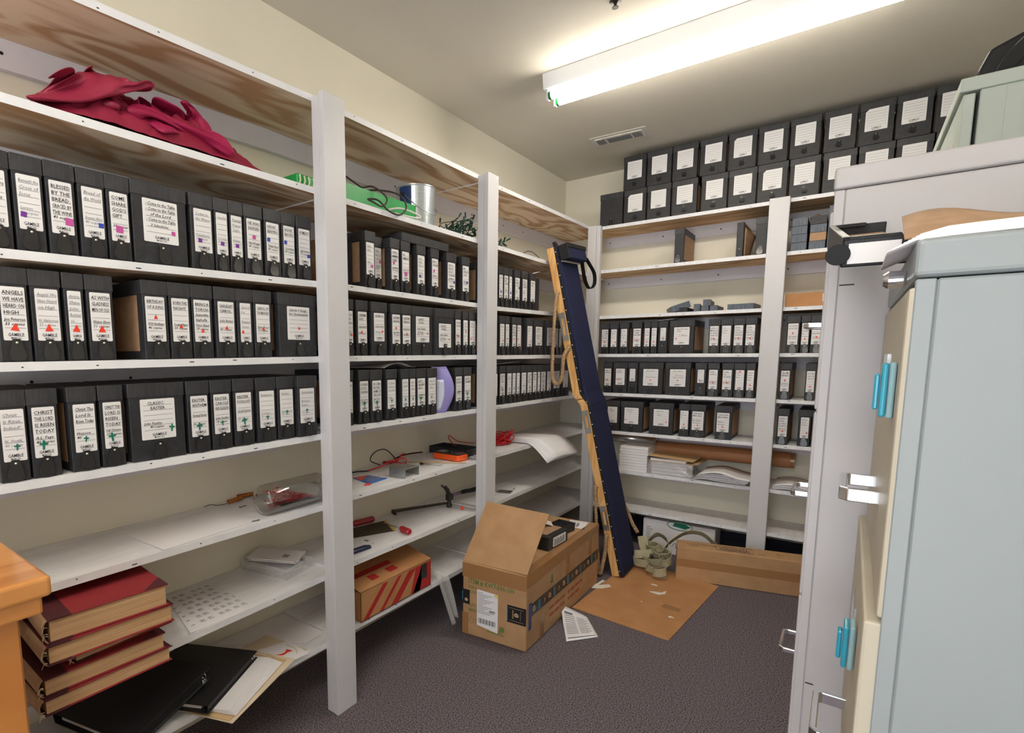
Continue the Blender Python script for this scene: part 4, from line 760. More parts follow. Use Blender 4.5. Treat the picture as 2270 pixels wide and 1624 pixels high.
 250,418,76,271,366,60,294,322,49,291,290,31,284,274,21,280,274,14,264,279,21,242,295,35,220,313,57,211,334,85,209,343,108,206,354,116,197,355,121,193,350,113,183,349,99,201,316,85,214,300,61,237,288,41,247,276,25,246,262,29,233,256,30,212,266,46,189,298,59,151,274,64,130,239,52,106,220,47,99,214,45,84,219,43,85,239,37,84,245,17,59,215,10,
 249,382,69,282,343,64,287,304,46,296,280,32,293,263,25,278,265,24,264,276,33,248,304,47,220,311,72,209,323,97,198,334,115,204,344,123,193,345,121,182,348,118,184,336,99,191,309,73,232,295,60,250,283,38,260,267,30,256,250,27,238,254,35,224,277,51,186,291,64,152,260,72,128,228,54,102,209,46,94,213,57,85,206,47,75,220,44,91,229,27,85,215,9,
 245,363,66,278,332,66,289,299,54,296,278,43,286,266,38,277,273,39,262,288,48,237,313,66,226,326,93,217,337,114,206,341,125,201,336,126,191,348,128,186,333,119,185,331,104,198,307,84,228,289,66,255,276,48,245,266,38,255,258,43,237,263,51,216,286,61,171,277,70,145,235,56,120,203,44,102,185,47,104,191,56,90,187,52,81,199,47,74,214,33,82,215,14,
 238,349,65,264,333,66,291,311,64,292,287,58,282,293,49,273,302,51,249,306,67,239,317,92,223,324,113,215,342,127,204,359,132,207,355,134,199,346,133,186,331,125,182,329,111,194,307,92,220,290,75,247,282,65,248,263,58,238,272,57,227,280,67,189,284,77,170,240,58,139,205,44,115,172,40,116,162,44,114,167,50,101,168,47,88,178,45,84,202,36,74,208,15,
 225,332,65,253,347,73,267,324,67,282,310,73,273,313,65,252,313,69,253,304,93,232,312,111,225,341,126,218,371,131,226,373,133,221,365,135,223,347,135,206,331,128,185,320,118,172,308,100,200,284,89,230,287,84,241,270,81,226,283,78,201,281,83,175,245,74,156,205,48,128,169,32,126,149,37,131,143,38,123,147,41,108,151,41,94,167,41,80,187,30,80,196,12,
 218,327,56,225,340,67,244,335,73,261,335,79,251,329,74,253,325,88,241,319,106,239,339,119,233,370,128,229,384,132,241,378,134,237,368,135,234,363,135,219,348,132,200,326,121,185,309,107,179,286,94,203,276,91,215,265,91,206,263,86,196,240,73,173,207,54,149,181,31,139,147,31,141,135,32,142,134,35,124,131,33,111,144,36,96,165,35,86,187,21,62,206,6,
 240,316,57,219,345,59,223,336,77,241,346,80,238,336,84,238,337,93,248,332,109,247,345,124,233,383,127,240,387,132,251,387,133,251,373,135,241,364,134,228,348,132,211,329,122,191,299,111,182,282,99,186,267,94,195,251,87,191,244,80,176,219,65,164,185,45,148,158,24,142,136,28,151,127,29,139,120,27,127,126,29,115,144,30,97,163,22,71,182,7,53,206,24,
 249,314,47,235,347,58,228,349,72,226,349,82,229,346,87,224,335,91,235,343,109,259,354,121,251,379,126,245,380,130,254,377,132,245,374,133,247,357,133,233,340,129,213,315,119,204,299,107,186,272,98,178,254,91,191,249,88,186,230,79,176,206,64,166,175,44,162,158,23,155,139,26,148,122,23,137,133,29,125,140,28,98,137,19,77,160,10,53,186,20,58,205,38,
 238,313,50,221,348,54,222,358,69,214,357,74,219,363,83,219,352,90,225,344,101,254,360,109,250,373,123,264,382,127,247,376,129,242,369,129,240,350,129,232,324,120,213,299,111,188,275,103,196,255,94,193,245,90,197,236,85,182,226,79,175,205,67,178,178,49,165,156,31,148,144,21,143,139,22,132,134,20,112,137,16,86,151,9,53,163,13,48,184,34,46,206,50,
]
def cloth():
    nu, nv = 48, 30; vs = []
    for k in range(0, len(CLOTH), 3):
        x, y, z = CLOTH[k]/1000, -CLOTH[k+1]/1000, CLOTH[k+2]/1000; vs.append((x, y, board_z('B', y)+z+.001))
    m = MB(); m.v = vs
    for i in range(nu):
        for j in range(nv):
            a = i*(nv+1)+j; m.f.append((a, a+nv+1, a+nv+2, a+1)); m.m.append(1 if i < 20 or (i > 35 and j > 15) else 0)
    r = empty('crumpled_cloth', (0, 0, 0)); tag(r, 'heap of crumpled crimson velvet cloth on the upper shelf of near left bay', 'cloth')
    o = m.build('velvet_folds', [VELVET, SATIN], r, smooth=True)
    s = o.modifiers.new('smooth', 'SUBSURF'); s.levels = 2; s.render_levels = 2
    s = o.modifiers.new('thickness', 'SOLIDIFY'); s.thickness = .0016; s.offset = 0
    prof = [(-.735, .0), (-.69, .036), (-.64, .075), (-.59, .105), (-.50, .098), (-.445, .090), (-.35, .105), (-.285, .082), (-.22, .056), (-.15, .026), (-.105, .0)]
    def H(y):
        for (p, h0), (q, h1) in zip(prof, prof[1:]):
            if p <= y <= q: t = (y-p)/(q-p); t = t*t*(3-2*t); return h0+(h1-h0)*t
        return 0
    ab = lambda x: abs(math.sin(x))
    nu, nv = 200, 70; g = MB()
    for i in range(nu+1):
        for j in range(nv+1):
            y = -.735+.63*i/nu; t = j/nv; x = .045+.236*t; h = H(y); cross = max(0, 1-abs((t-.5)/.52)**2.4)
            wx = y+.05*math.sin(11*t+6*y)+.03*math.sin(23*t-9*y); wt = t+.12*math.sin(14*y)+.06*math.sin(37*y+5*t)
            f = .020*ab(15*wx+7*wt)+.020*ab(27*wx-12*wt+1)+.014*ab(46*wx+21*wt)+.008*ab(38*wt-34*wx)-.018
            g.v.append((x, y, board_z('B', y)+max(h*cross*.95+f*min(1, h*cross*12), .0015)))
    for i in range(nu):
        for j in range(nv): k = i*(nv+1)+j; g.f.append((k, k+nv+1, k+nv+2, k+1)); g.m.append(0)
    g.build('lower_folds', SATIN, r, smooth=True)
cloth()
zB2 = board_z('B', .1)+.0012
r = empty('gift_box', (.262, .10, zB2), math.pi/2); tag(r, 'long bright green open box behind the cables on the upper left shelf', 'box')
MB().box(.002, .445, 0, .003, 0, .062).box(.002, .445, .12, .123, 0, .062).box(0, .003, 0, .123, 0, .062).box(.442, .445, 0, .123, 0, .062).box(0, .445, .0, .123, 0, .002).build('wrapped_carton', GREENW, r)
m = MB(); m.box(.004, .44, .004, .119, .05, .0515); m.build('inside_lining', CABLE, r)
r = empty('gift_wrap_roll', (.24, -.015, board_z('B', .0)+.001), 0); tag(r, 'green gift packaging patterned with pale leaves, behind the first left post', 'gift wrap')
MB().box(-.19, 0, 0, .095, 0, .05).build('packet', GREENW, r, bevel=.004)
m = MB()
for k in range(5): m.tube(wavy([(.0012, .004+.018*k, .012), (.0012, .012+.018*k, .03), (.0012, .009+.018*k, .046)], 4), .0028, 6)
m.build('printed_leaf', CREAM, r)
def cord(name, pts, r_, mt, label, n=10, cat='cable'):
    o = MB().tube(wavy(pts, n), r_, 8).build(name, mt, smooth=True); return tag(o, label, cat)
zb_ = zB2
cord('power_cable', [(.22, .11, zb_+.064), (.255, .16, zb_+.085), (.262, .22, zb_+.070), (.255, .26, zb_+.068), (.27, .30, zb_+.075), (.30, .335, zb_+.04), (.303, .31, zb_+.006), (.300, .265, zb_+.012), (.29, .25, zb_+.02), (.302, .29, zb_+.022), (.305, .34, zb_-.004), (.306, .40, zb_-.006), (.303, .44, zb_+.03), (.29, .42, zb_+.068), (.26, .36, zb_+.078), (.22, .30, zb_+.07), (.20, .37, zb_+.068), (.2, .43, zb_+.067)], .0032, CABLE, 'dark brown cable looping over the front of the green box')
cord('white_cable', [(.275, .37, zb_+.012), (.29, .43, zb_+.024), (.30, .52, zb_+.014), (.298, .51, zb_+.004), (.285, .45, zb_+.004), (.28, .40, zb_+.004)], .0034, WCABLE, 'short loop of white cable beside the green box')
zb2 = board_z('B', .66)+.0008
r = empty('metal_pail', (.165, .665, zb2)); tag(r, 'shiny tin pail with wire bail on the upper shelf, middle left bay', 'pail')
MB().lathe([(.078, 0), (.0805, .001), (.0805, .004), (.079, .006), (.0805, .165), (.083, .167), (.083, .171), (.0795, .171), (.079, .168), (.0775, .006), (.001, .005)], 56).build('drum', BUCKET, r, smooth=False)
m = MB(); n = 10
vs = []; 
for k in range(n+1):
    a = math.radians(-103+40*k/n); vs += [(.0812*math.cos(a), .0812*math.sin(a), .085), (.0818*math.cos(a), .0818*math.sin(a), .163)]
m.add(vs, [(2*k, 2*k+2, 2*k+3, 2*k+1) for k in range(n)]); m.build('printed_band', BLUEL, r)
m = MB(); P_ = []
for k in range(25):
    t = math.pi*k/24; P_.append((.086*math.sin(t)*.9+.01, -.086*math.cos(t), .132-.075*math.sin(t)))
m.tube(P_, .0016, 6); m.build('bail', STEEL, r, smooth=True)
for sy in (-1, 1): MB().cyl((0, sy*.080, .134), (0, sy*.088, .134), .008, 14).build('bail_lug', GUN, r)
def lights(name, x0, x1, y0, y1, z0, hgt, n, label):
    r = empty(name, (0, 0, 0)); tag(r, label, 'string lights'); m = MB(); rnd = random.Random(5)
    pts = [(rnd.uniform(x0, x1), rnd.uniform(y0, y1), z0+.009+rnd.random()**1.6*hgt) for _ in range(n)]
    m.tube(wavy(pts, 6), .0017, 5); m.build('wire', GRWIRE, r, smooth=True)
    m = MB(); q = MB()
    for k in range(n):
        p = Vector(pts[k]); d = Vector((rnd.uniform(-.3, .6), rnd.uniform(-.6, .6), rnd.uniform(.1, 1))).normalized(); a = p+d*.006; b = p+d*.028; c = p+d*.04
        m.tube([a, p+d*.02, b], [.0032, .0036, .0044], 7); q.tube([b, c], [.0022, .0006], 6)
    m.build('socket', GRWIRE, r).__setitem__('kind', 'stuff'); b_ = q.build('bulb', ACRYL, r); b_['kind'] = 'stuff'
    return r
lights('string_lights', .1, .27, .86, .985, board_z('B', .92), .085, 60, 'tangle of dark green string lights beside the tin pail, upper left shelf')
lights('string_lights', .2, .285, 1.14, 1.235, board_z('B', 1.2), .03, 12, 'few green string light sockets just right of the second left post')
zq = board_z('B', 1.45)
cord('thin_cable', [(.27, 1.40, zq+.002), (.285, 1.44, zq+.022), (.288, 1.50, zq+.02), (.29, 1.56, zq+.002)], .0016, BLK, 'thin black wire arching above upper shelf edge near the leaning stretcher')
# ------------------------------------------------------------------ shelf F, near bay
def flat_sheet(name, pts, z, mt, label, cat='sheet of paper', th=.0008, lines=None, group=None):
    r = MB().slab([(x, y, z) for x, y in pts], th).build(name, mt); tag(r, label, cat, group); return r
def orient(pts):   # counter-clockwise from above
    a = sum(p[0]*q[1]-q[0]*p[1] for p, q in zip(pts, pts[1:]+pts[:1])); return pts if a > 0 else pts[::-1]
zf = board_z('F', -.4)+.0012; zg = board_z('G', -.4)+.0012; zh = board_z('H', -.2)+.0012
flat_sheet('paper_sheet', orient([(.088, -.534), (.294, -.526), (.272, -.235), (.068, -.239)]), zf, PAPER, 'blank white sheet lying on the sixth shelf of the near left bay')
r = empty('glass_jar', (.243, -.2, board_z('F', -.1)+.0495), rot=(-math.pi/2, 0, 0)); tag(r, 'clear glass jar on its side with red artificial stems inside', 'glass jar')
MB().lathe([(.001, .001), (.030, .001), (.042, .004), (.047, .012), (.048, .03), (.048, .225), (.044, .240), (.036, .250), (.036, .27), (.034, .27), (.034, .25), (.042, .238), (.046, .224), (.046, .03), (.045, .014), (.040, .007), (.03, .004), (.001, .004)], 40).build('glass_wall', GLASS, r, smooth=True)
r2 = empty('artificial_stems', (.243, -.2, board_z('F', -.1)+.0495), rot=(-math.pi/2, 0, 0)); tag(r2, 'bunch of red beaded floral stems lying inside the glass jar', 'artificial flowers')
m = MB(); q = MB(); g = MB(); rnd = random.Random(3)
for k in range(34):
    y0_ = .012+.026*rnd.random(); a = (rnd.uniform(-.02, .02), rnd.uniform(.016, .032), .15+.05*rnd.random()); b = (rnd.uniform(-.032, .032), rnd.uniform(-.028, .03), .02+.06*rnd.random())
    mid = tuple((p+s)/2+rnd.uniform(-.006, .006) for p, s in zip(a, b)); m.tube(wavy([a, mid, b], 4), .0007, 5)
    q.lathe([(.0003, -.002), (.0021, -.001), (.0021, .001), (.0003, .002)], 7, c=b)
for k in range(16): g.tube([(rnd.uniform(-.03, .03), .02+.012*rnd.random(), .05+.02*rnd.random()), (rnd.uniform(-.02, .02), .03, .2)], .0012, 5)
m.build('stem', REDC, r2)['kind'] = 'stuff'; q.build('bead', REDC, r2)['kind'] = 'stuff'; g.build('green_stalk', GRWIRE, r2)['kind'] = 'stuff'
for nm, a, b in (('coil', (.043, -.187, 0), (.032, -.128, 0)), ('coil', (.005, -.128, 0), (.018, -.072, 0))):
    m = MB(); A = Vector(a); B = Vector(b); d = (B-A).normalized(); s_ = d.orthogonal().normalized(); t_ = d.cross(s_); P_ = []
    for k in range(26*10): an = k/10*2*math.pi; P_.append(A+(B-A)*(k/260)+s_*.0062*math.cos(an)+t_*.0062*math.sin(an)+Vector((0, 0, zf+.0078)))
    m.tube(P_, .0011, 4); o = m.build('wire_coil', COPPER, smooth=True); tag(o, 'tight copper wire coil nearer the front on shelf beside glass jar' if a[0] > .02 else 'tight copper wire coil nearer the wall on shelf beside glass jar', 'wire coil', 'copper coils')
cord('loose_wire', [(.012, -.255, zf+.002), (.02, -.235, zf+.006), (.03, -.22, zf+.002), (.04, -.2, zf+.003), (.043, -.192, zf+.006)], .0011, GUN, 'short dark wire trailing from the front copper coil')
def nail(a, b, label, z):
    A = Vector((a[0], a[1], z+.0022)); B = Vector((b[0], b[1], z+.0022)); d = (B-A).normalized()
    m = MB().cyl(A, B, .0012, 8).cyl(A, A+d*.001, .0026, 10); o = m.build('nail', GUN); tag(o, label, 'nail')
nail((.111, -.187), (.108, -.162), 'small nail lying between copper coil and glass jar', zf); nail((.276, -.23), (.272, -.252), 'small nail at the front edge beside the blank sheet', zf)
# ------------------------------------------------------------------ shelf G near bay: music sheet, acrylic tray, books
r = flat_sheet('music_sheet', orient([(.02, -.40), (.292, -.470), (.295, -.249), (.035, -.228)]), zg-.0004, PAPER, 'sheet of printed music notation lying between old books and acrylic tray', 'sheet music')
m = MB()
for k in range(7):
    x = .045+.034*k
    for j in range(7+(k % 2)):
        y = -.425+.026*j+.012*random.random()+.0*k+(.25-x)*.13
        if y > -.262: continue
        m.box(x, x+.0016, y, y+.015, zg+.0006, zg+.0009); m.box(x+.0048, x+.0058, y+.001, y+.012, zg+.0006, zg+.0009); m.box(x+.0105, x+.0125, y, y+.016, zg+.0006, zg+.0009)
        m.box(x-.001, x+.006, y+.004, y+.0052, zg+.0006, zg+.0009)
    m.box(x+.006, x+.009, -.447+(.25-x)*.13, -.437+(.25-x)*.13, zg+.0006, zg+.0009)
o = m.build('printed_notes', PENCIL, r); 
r = empty('acrylic_tray', (.118, -.055, zg+.0004), .18); tag(r, 'clear ribbed acrylic desk tray full of envelopes, near left bay', 'tray')
m = MB().box(-.115, .115, -.07, .07, 0, .002)
for k in range(31): 
    x = -.096+.0064*k; m.box(x, x+.0022, -.0635, -.0615, .004, .038); m.box(x, x+.0022, .0615, .0635, .004, .038)
for k in range(19): 
    y = -.056+.0062*k; m.box(-.0985, -.0965, y, y+.0022, .004, .038); m.box(.0965, .0985, y, y+.0022, .004, .038)
m.build('ribbed_wall', ACRYL, r, bevel=.0004)
MB().box(-.1, .1, -.0650, -.0645, .002, .04).box(-.1, .1, .0645, .065, .002, .04).box(-.1005, -.1, -.065, .065, .002, .04).box(.1, .1005, -.065, .065, .002, .04).build('clear_side', ACRYL, r)
for k, (dx, dy, a, zz, s_) in enumerate([(-.02, 0, .1, .006, 1), (0, .005, -.15, .012, .9), (-.01, -.004, .2, .018, 1), (.0, 0, .45, .046, 1.0), (.004, .004, .55, .050, .95), (0, -.004, .38, .054, 1.02)]):
    e_ = MB().box(-.085*s_, .085*s_, -.05*s_, .05*s_, 0, .0022, M=None).build('envelope', PAPER); e_.location = (.118+dx, -.055+dy, zg+zz); e_.rotation_euler = (0.0, .03 if k > 2 else 0, a+.1); tag(e_, ['white envelope at the bottom inside the acrylic tray', 'second white envelope lying low in the acrylic tray', 'third white envelope lying low in the acrylic tray', 'lower envelope of three resting across the acrylic tray rim', 'middle envelope of three resting across the acrylic tray rim', 'top envelope with small dark print across the acrylic tray'][k], 'envelope')
    if k == 5:
        m = MB(); [m.box(.03+.007*i, .035+.007*i, -.02+.009*j, -.014+.009*j, .0024, .0026) for i in range(3) for j in range(3)]; m.build('printed_stamp', PRINT, e_)
# stack of old hymn books
def book(x0, y0, z0, Lx, Ly, th, rz, label, tilt=0, ragged=0, red_top=True, spine_gap=0):
    """spine at -Y end; page block edges face +X"""
    r = empty('bound_book', (x0, y0, z0), rot=(tilt, 0, rz)); tag(r, label, 'book', 'stack of worn red bound books')
    c = .003
    m = MB().box(.003, Lx-.004, .012, Ly-.005, c, th-c); m.build('page_block', PAGES, r)
    for zz, nm in ((0, 'cover'), (th-c, 'cover')):
        m = MB().box(0, Lx, .010, Ly, zz, zz+c); o = m.build('cover', BOOKRED, r, bevel=.0008)
        e_ = .0004
        z1 = zz+c if zz else zz-e_
        q = MB().box(-.0004, Lx+.0005, .008, .052, zz-e_ if not zz else zz, zz+c+e_)
        q.slab([(Lx-.055, Ly, z1), (Lx, Ly-.055, z1), (Lx, Ly, z1)][::1], e_)
        q.slab([(0, Ly-.055, z1), (.055, Ly, z1), (0, Ly, z1)], e_)
        q.build('leather_trim', BOOKDK, o)
    n = 10; m = MB(); vs = []
    for k in range(n+1):
        a = -math.pi/2+math.pi*k/n; vs += [(.002, .012-.012*math.cos(a)-.002, th/2+(th/2)*math.sin(a)), (Lx-.003, .012-.012*math.cos(a)-.002, th/2+(th/2)*math.sin(a))]
    m.add(vs, [(2*k, 2*k+1, 2*k+3, 2*k+2) for k in range(n)]); o = m.build('spine', BOOKDK if ragged < 2 else KRAFT, r); s_ = o.modifiers.new('thickness', 'SOLIDIFY'); s_.thickness = .0022
    m = MB(); rnd = random.Random(int(z0*1e4))
    for k in range(4):
        x = Lx-.004; z = th*rnd.random(); m.tube(wavy([(x, .008, z), (x+.003, .002, z+.003), (x+.002, -.003, z-.008)], 3), .0005, 4)
    m.build('frayed_thread', PAPERAGED, r)
    return r
zz = board_z('G', -.54)+.0012
BX = [(.046, -.842, .036, .012, .330, .278, 'bottommost book of the stack of worn red bound books', 2),
      (.034, -.828, .040, -.02, .334, .262, 'second book from the bottom of the worn red stack', 2),
      (.030, -.792, .030, .07, .325, .232, 'middle book of the worn red stack, cover slipping open', 2),
      (.046, -.810, .042, -.05, .335, .268, 'second book from the top of the worn red stack', 2),
      (.058, -.796, .052, -.075, .316, .252, 'topmost worn book with red cloth cover and maroon corners', 2)]
for x, y, th, rz, Lx, Ly, lab, rg in BX:
    book(x, y, zz, Lx, Ly, th, rz, lab, ragged=rg); zz += th+.0008
# ------------------------------------------------------------------ shelf H near bay: binders, papers, card
def binder(x, y, z, Lx, Ly, th, rz, label, num=None, tilt=0):
    r = empty('ring_binder', (x, y, z), rot=(0, tilt, rz)); tag(r, label, 'binder', 'black vinyl ring binders')
    MB().box(0, Lx, 0, Ly, 0, .003).build('cover', VINYL, r, bevel=.0012, seg=2); MB().box(0, Lx, 0, Ly, th-.003, th).build('cover', VINYL, r, bevel=.0012, seg=2)
    sp = MB().box(0, Lx, Ly-.0005, Ly+.0025, .001, th-.001).build('spine', VINYL, r, bevel=.001)
    MB().box(.004, Lx-.030, .004, .007, .003, th-.003).build('gap_shade_panel', VINYL, r); MB().box(.012, Lx-.012, .03, Ly-.012, .004, .012).build('papers', PAPER, r)  # black panel across the opening stands for the shaded gap between the covers
    m = MB().box(.03, Lx-.012, .004, .018, .0035, .0055)
    for xx in (Lx-.016,):
        P_ = [(xx, .010+.008*math.cos(a), th*.5+(th*.30)*math.sin(a)) for a in [k*math.pi/6 for k in range(13)]]; m.tube(P_, .0014, 6)
    m.lathe([(.004, 0), (.0055, .001), (.0055, .006), (.003, .007)], 12, c=(Lx-.02, .012, .006)); m.build('ring_mechanism', CHROME, r, smooth=False)
    if num:
        m = MB(); put_text(m, num, .022, 0, 0, 0, M=Matrix.Translation((.02, -.0028, th-.03))); m.build('spine_number', CABIN, r)
    return r
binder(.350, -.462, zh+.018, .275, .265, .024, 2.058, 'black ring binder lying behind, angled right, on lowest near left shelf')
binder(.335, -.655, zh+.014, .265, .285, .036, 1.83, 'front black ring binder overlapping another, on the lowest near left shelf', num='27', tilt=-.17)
for k in range(6):
    o = MB().box(-.13, .13, -.105, .105, 0, .0012).build('paper_sheet', PAPER); o.location = (.250-.005*k, -.338-.004*k, zh+.0075+.0018*k); o.rotation_euler = (0, 0, 2.0+.02*k); tag(o, f'white sheet in the fan under the rear black binder, {("lowest", "second from bottom", "third from bottom", "fourth from bottom", "second from top", "topmost")[k]}', 'sheet of paper', 'papers fanned under the rear binder')
o = MB().box(-.155, .145, -.118, .118, 0, .0018).build('manila_envelope', MANILA); o.location = (.232, -.335, zh+.0045); o.rotation_euler = (0, 0, 1.97); tag(o, 'tan envelope sticking out below the rear black binder', 'envelope')
o = MB().box(-.16, .16, -.12, .12, 0, .0018).build('paper_folder', PAPERAGED); o.location = (.245, -.325, zh+.002); o.rotation_euler = (0, 0, 1.93); tag(o, 'off-white folder at the bottom under the tan envelope', 'folder')
o = MB().slab([(.01, -.25, zh), (.25, -.045, zh), (.24, .04, zh), (.01, .04, zh)], .0008).build('paper_sheet', PAPER); tag(o, 'large blank white sheet at the right of lowest near left shelf', 'sheet of paper')
o = MB().slab([(.11, -.27, zh+.001), (.292, -.24, zh+.001), (.28, -.07, zh+.001), (.10, -.10, zh+.001)], .001).build('paper_sheet', PAPERAGED); tag(o, 'cream printed sheet under the card with red bow', 'sheet of paper')
r = MB().slab([(.156, -.194, zh+.0024), (.297, -.197, zh+.0024), (.309, -.085, zh+.0024), (.194, -.075, zh+.0024)], .001).build('greeting_card', PAPER); tag(r, 'white greeting card printed with a red bow', 'greeting card')
m = MB(); z = zh+.0037
m.slab([(.232, -.158, z), (.252, -.148, z), (.248, -.136, z)], .0003); m.slab([(.248, -.136, z), (.256, -.108, z), (.232, -.115, z)], .0003); m.box(.243, .253, -.145, -.130, z, z+.0005); m.build('red_bow', RED, r)
m = MB(); m.tube(wavy([(.205, -.175, z), (.235, -.17, z), (.265, -.172, z), (.28, -.16, z)], 5), .0022, 5, flat=.2); m.tube(wavy([(.21, -.10, z), (.25, -.095, z), (.28, -.11, z)], 5), .0012, 5, flat=.3); m.build('printed_branch', MANILA, r)
# ------------------------------------------------------------------ shelf F middle bay: meter and odds
zf = board_z('F', .6)+.0012
r = empty('multimeter', (.105, .85, zf), .0); tag(r, 'orange cased multimeter lying face up, middle left bay', 'multimeter')
r.rotation_euler = (0, 0, -.05)
m = MB().slab([(0, .01, 0), (.01, 0, 0), (.150, 0, 0), (.16, .01, 0), (.16, .07, 0), (.15, .08, 0), (.01, .08, 0), (0, .07, 0)], .026); m.build('rubber_case', ORANGE, r, bevel=.004, seg=2)
f = MB().box(.008, .152, .008, .072, .026, .032).build('face_panel', DGREY, r, bevel=.002)
MB().box(.016, .056, .016, .064, .032, .0328).build('display', mat('grey_lcd', (120, 128, 116), .3), f); MB().lathe([(.017, 0), (.016, .006), (.006, .0075)], 20, c=(.092, .04, .032)).build('dial', BLK, f)
m = MB(); [m.cyl((.135, .02+.013*k, .032), (.135, .02+.013*k, .0335), .0042, 12) for k in range(4)]; m.build('jack', TOOLRED, f)
r = tray('box_lid', (.235, .935, zf), (0, 0, math.pi/2+.0), .12, .225, .034, 'black box lid lying open beside orange multimeter', 'box lid', inner=GREYBK); r.rotation_euler = (0, 0, math.pi/2)
r.location = (.232, .96, zf)
r = empty('steel_bracket', (.2, .44, zf), -.52); tag(r, 'galvanised steel channel bracket lying upside down, middle left bay', 'bracket')
r.rotation_euler = (0, 0, .0)
m = MB().box(0, .085, 0, .0018, 0, .036).box(0, .085, .088, .0898, 0, .036).box(0, .085, 0, .09, .036, .0378); o = m.build('channel', STEEL, r, bevel=.0008); r.rotation_euler = (0, 0, .02)
r = empty('blister_pack', (.115, .30, zf), 0); tag(r, 'blue and red carded blister pack lying on the shelf by the first post', 'package')
MB().slab([(0, .02, 0), (.12, -.01, 0), (.11, .10, 0), (.012, .092, 0)], .003).build('printed_card', BLUEPR, r); MB().slab([(.008, .02, .003), (.06, .01, .003), (.012, .088, .003)], .0006).build('red_panel', RED, r); MB().slab([(.07, .01, .003), (.112, .0, .003), (.1, .09, .003), (.02, .082, .003)], .006).build('clear_window', ACRYL, r)
L1 = [(.045, .36, zf+.004), (.05, .41, zf+.004), (.075, .45, zf+.004), (.11, .49, zf+.02), (.14, .53, zf+.042), (.15, .60, zf+.041), (.12, .64, zf+.01), (.07, .62, zf+.012)]
t1 = empty('test_lead', (0, 0, 0)); tag(t1, 'red and black test lead draped over the steel bracket', 'cable')
MB().tube(wavy(L1[:4], 8), .0026, 8).build('black_probe', BLK, t1, smooth=True); MB().tube(wavy(L1[2:], 8), .0030, 8).build('red_wire', REDC, t1, smooth=True)
MB().cyl(L1[0], (.04, .325, zf+.006), .0055, 10).build('probe_grip', BLK, t1)
t2 = empty('test_lead', (0, 0, 0)); tag(t2, 'coiled black and dark red test lead behind the steel bracket', 'cable')
MB().tube(wavy([(.04, .56, zf+.005), (.02, .52, zf+.03), (.02, .55, zf+.062), (.025, .61, zf+.066), (.04, .65, zf+.03), (.045, .66, zf+.006)], 8), .0022, 8).build('loop_wire', BLK, t2, smooth=True)
MB().tube(wavy([(.045, .62, zf+.006), (.03, .70, zf+.02), (.03, .78, zf+.022), (.04, .86, zf+.018)], 8), .0034, 8).build('black_probe', BLK, t2, smooth=True)
MB().tube(wavy([(.05, .60, zf+.006), (.05, .66, zf+.008), (.04, .70, zf+.026), (.036, .73, zf+.03)], 8), .0038, 8).build('red_probe', REDC, t2, smooth=True)
MB().tube(wavy([(.05, .57, zf+.005), (.06, .60, zf+.012), (.05, .62, zf+.016), (.04, .58, zf+.01), (.055, .575, zf+.02), (.06, .61, zf+.006)], 8), .0028, 8).build('coiled_wire', TOOLRED, t2, smooth=True)
o = MB().tube([(.064, .687, zf+.003), (.19, .765, zf+.003), (.31, .835, zf+.0034)], [.0026, .0026, .0032], 6).build('wooden_pencil', MANILA, smooth=True); tag(o, 'thin tan pencil lying in front of the orange multimeter', 'pencil')
r = empty('pocket_screwdriver', (0, 0, 0)); tag(r, 'tiny silver pocket screwdriver behind the front shelf edge near tan pencil', 'screwdriver')
MB().cyl((.17, .70, zf+.004), (.25, .735, zf+.003), .0028, 10).build('barrel', STEEL, r, smooth=True); MB().cyl((.158, .694, zf+.005), (.17, .70, zf+.004), .005, 10).build('cap', BLK, r)
o = MB().tube([(.236, .262, zf+.004), (.245, .285, zf+.004)], .0035, 8).build('wire_connector', RED); tag(o, 'small red wire connector beside the blister pack', 'wire connector')
# ------------------------------------------------------------------ shelf G middle bay: tools
zg = board_z('G', .6)+.0012
r = empty('flat_pry_bar', (0, 0, 0)); tag(r, 'dark iron flat pry bar with its bent end toward the left', 'pry bar')
m = MB(); A = Vector((.03, .655, zg)); B = Vector((.15, .925, zg)); d = (B-A); L_ = d.length; d.normalize(); s_ = Vector((d.y, -d.x, 0)); Mx = Matrix((( d.x, s_.x, 0, A.x), (d.y, s_.y, 0, A.y), (0, 0, 1, A.z), (0, 0, 0, 1)))
m.slab([(0, -.018, .012), (0, .018, .012), (L_, .010, .012), (L_, -.010, .012)][::-1], .006, M=Mx); m.slab([(-.001, -.019, 0), (-.001, .019, 0), (.008, .019, 0), (.008, -.019, 0)][::-1], .017, M=Mx); m.build('bar', GUN, r, bevel=.0015)
r = empty('claw_hammer', (.157, .915, zg), .0); tag(r, 'claw hammer with purple-grey neck and black grip, claws upward', 'hammer')
# handle along +Y, head vertical
m = MB().tube([(0, .022, .048), (0, .10, .047)], [.0085, .0085], 12); m.build('neck', mat('worn_purple_handle', (150, 118, 138), .5), r, smooth=True)
MB().tube([(0, .10, .047), (.0, .14, .046), (.003, .19, .041), (.002, .25, .037), (0, .27, .036)], [.010, .013, .0135, .016, .012], 14, flat=.8).build('grip', BLK, r, smooth=True)
m = MB().lathe([(.001, .0), (.0130, .0), (.0135, .002), (.0135, .014), (.0095, .018), (.0100, .030), (.011, .034)], 20, c=(.004, 0, 0))
m.box(-.011, .012, -.011, .024, .032, .060)
for sx in (-1, 1): m.tube(wavy([(sx*.004, 0, .055), (sx*.006, -.006, .075), (sx*.009, -.022, .095), (sx*.011, -.044, .112)], 5), [.0085]*5+[.007]*5+[.0055]*5+[.003], 8, flat=.8)
m.build('head', GUN, r, bevel=.001, smooth=False)
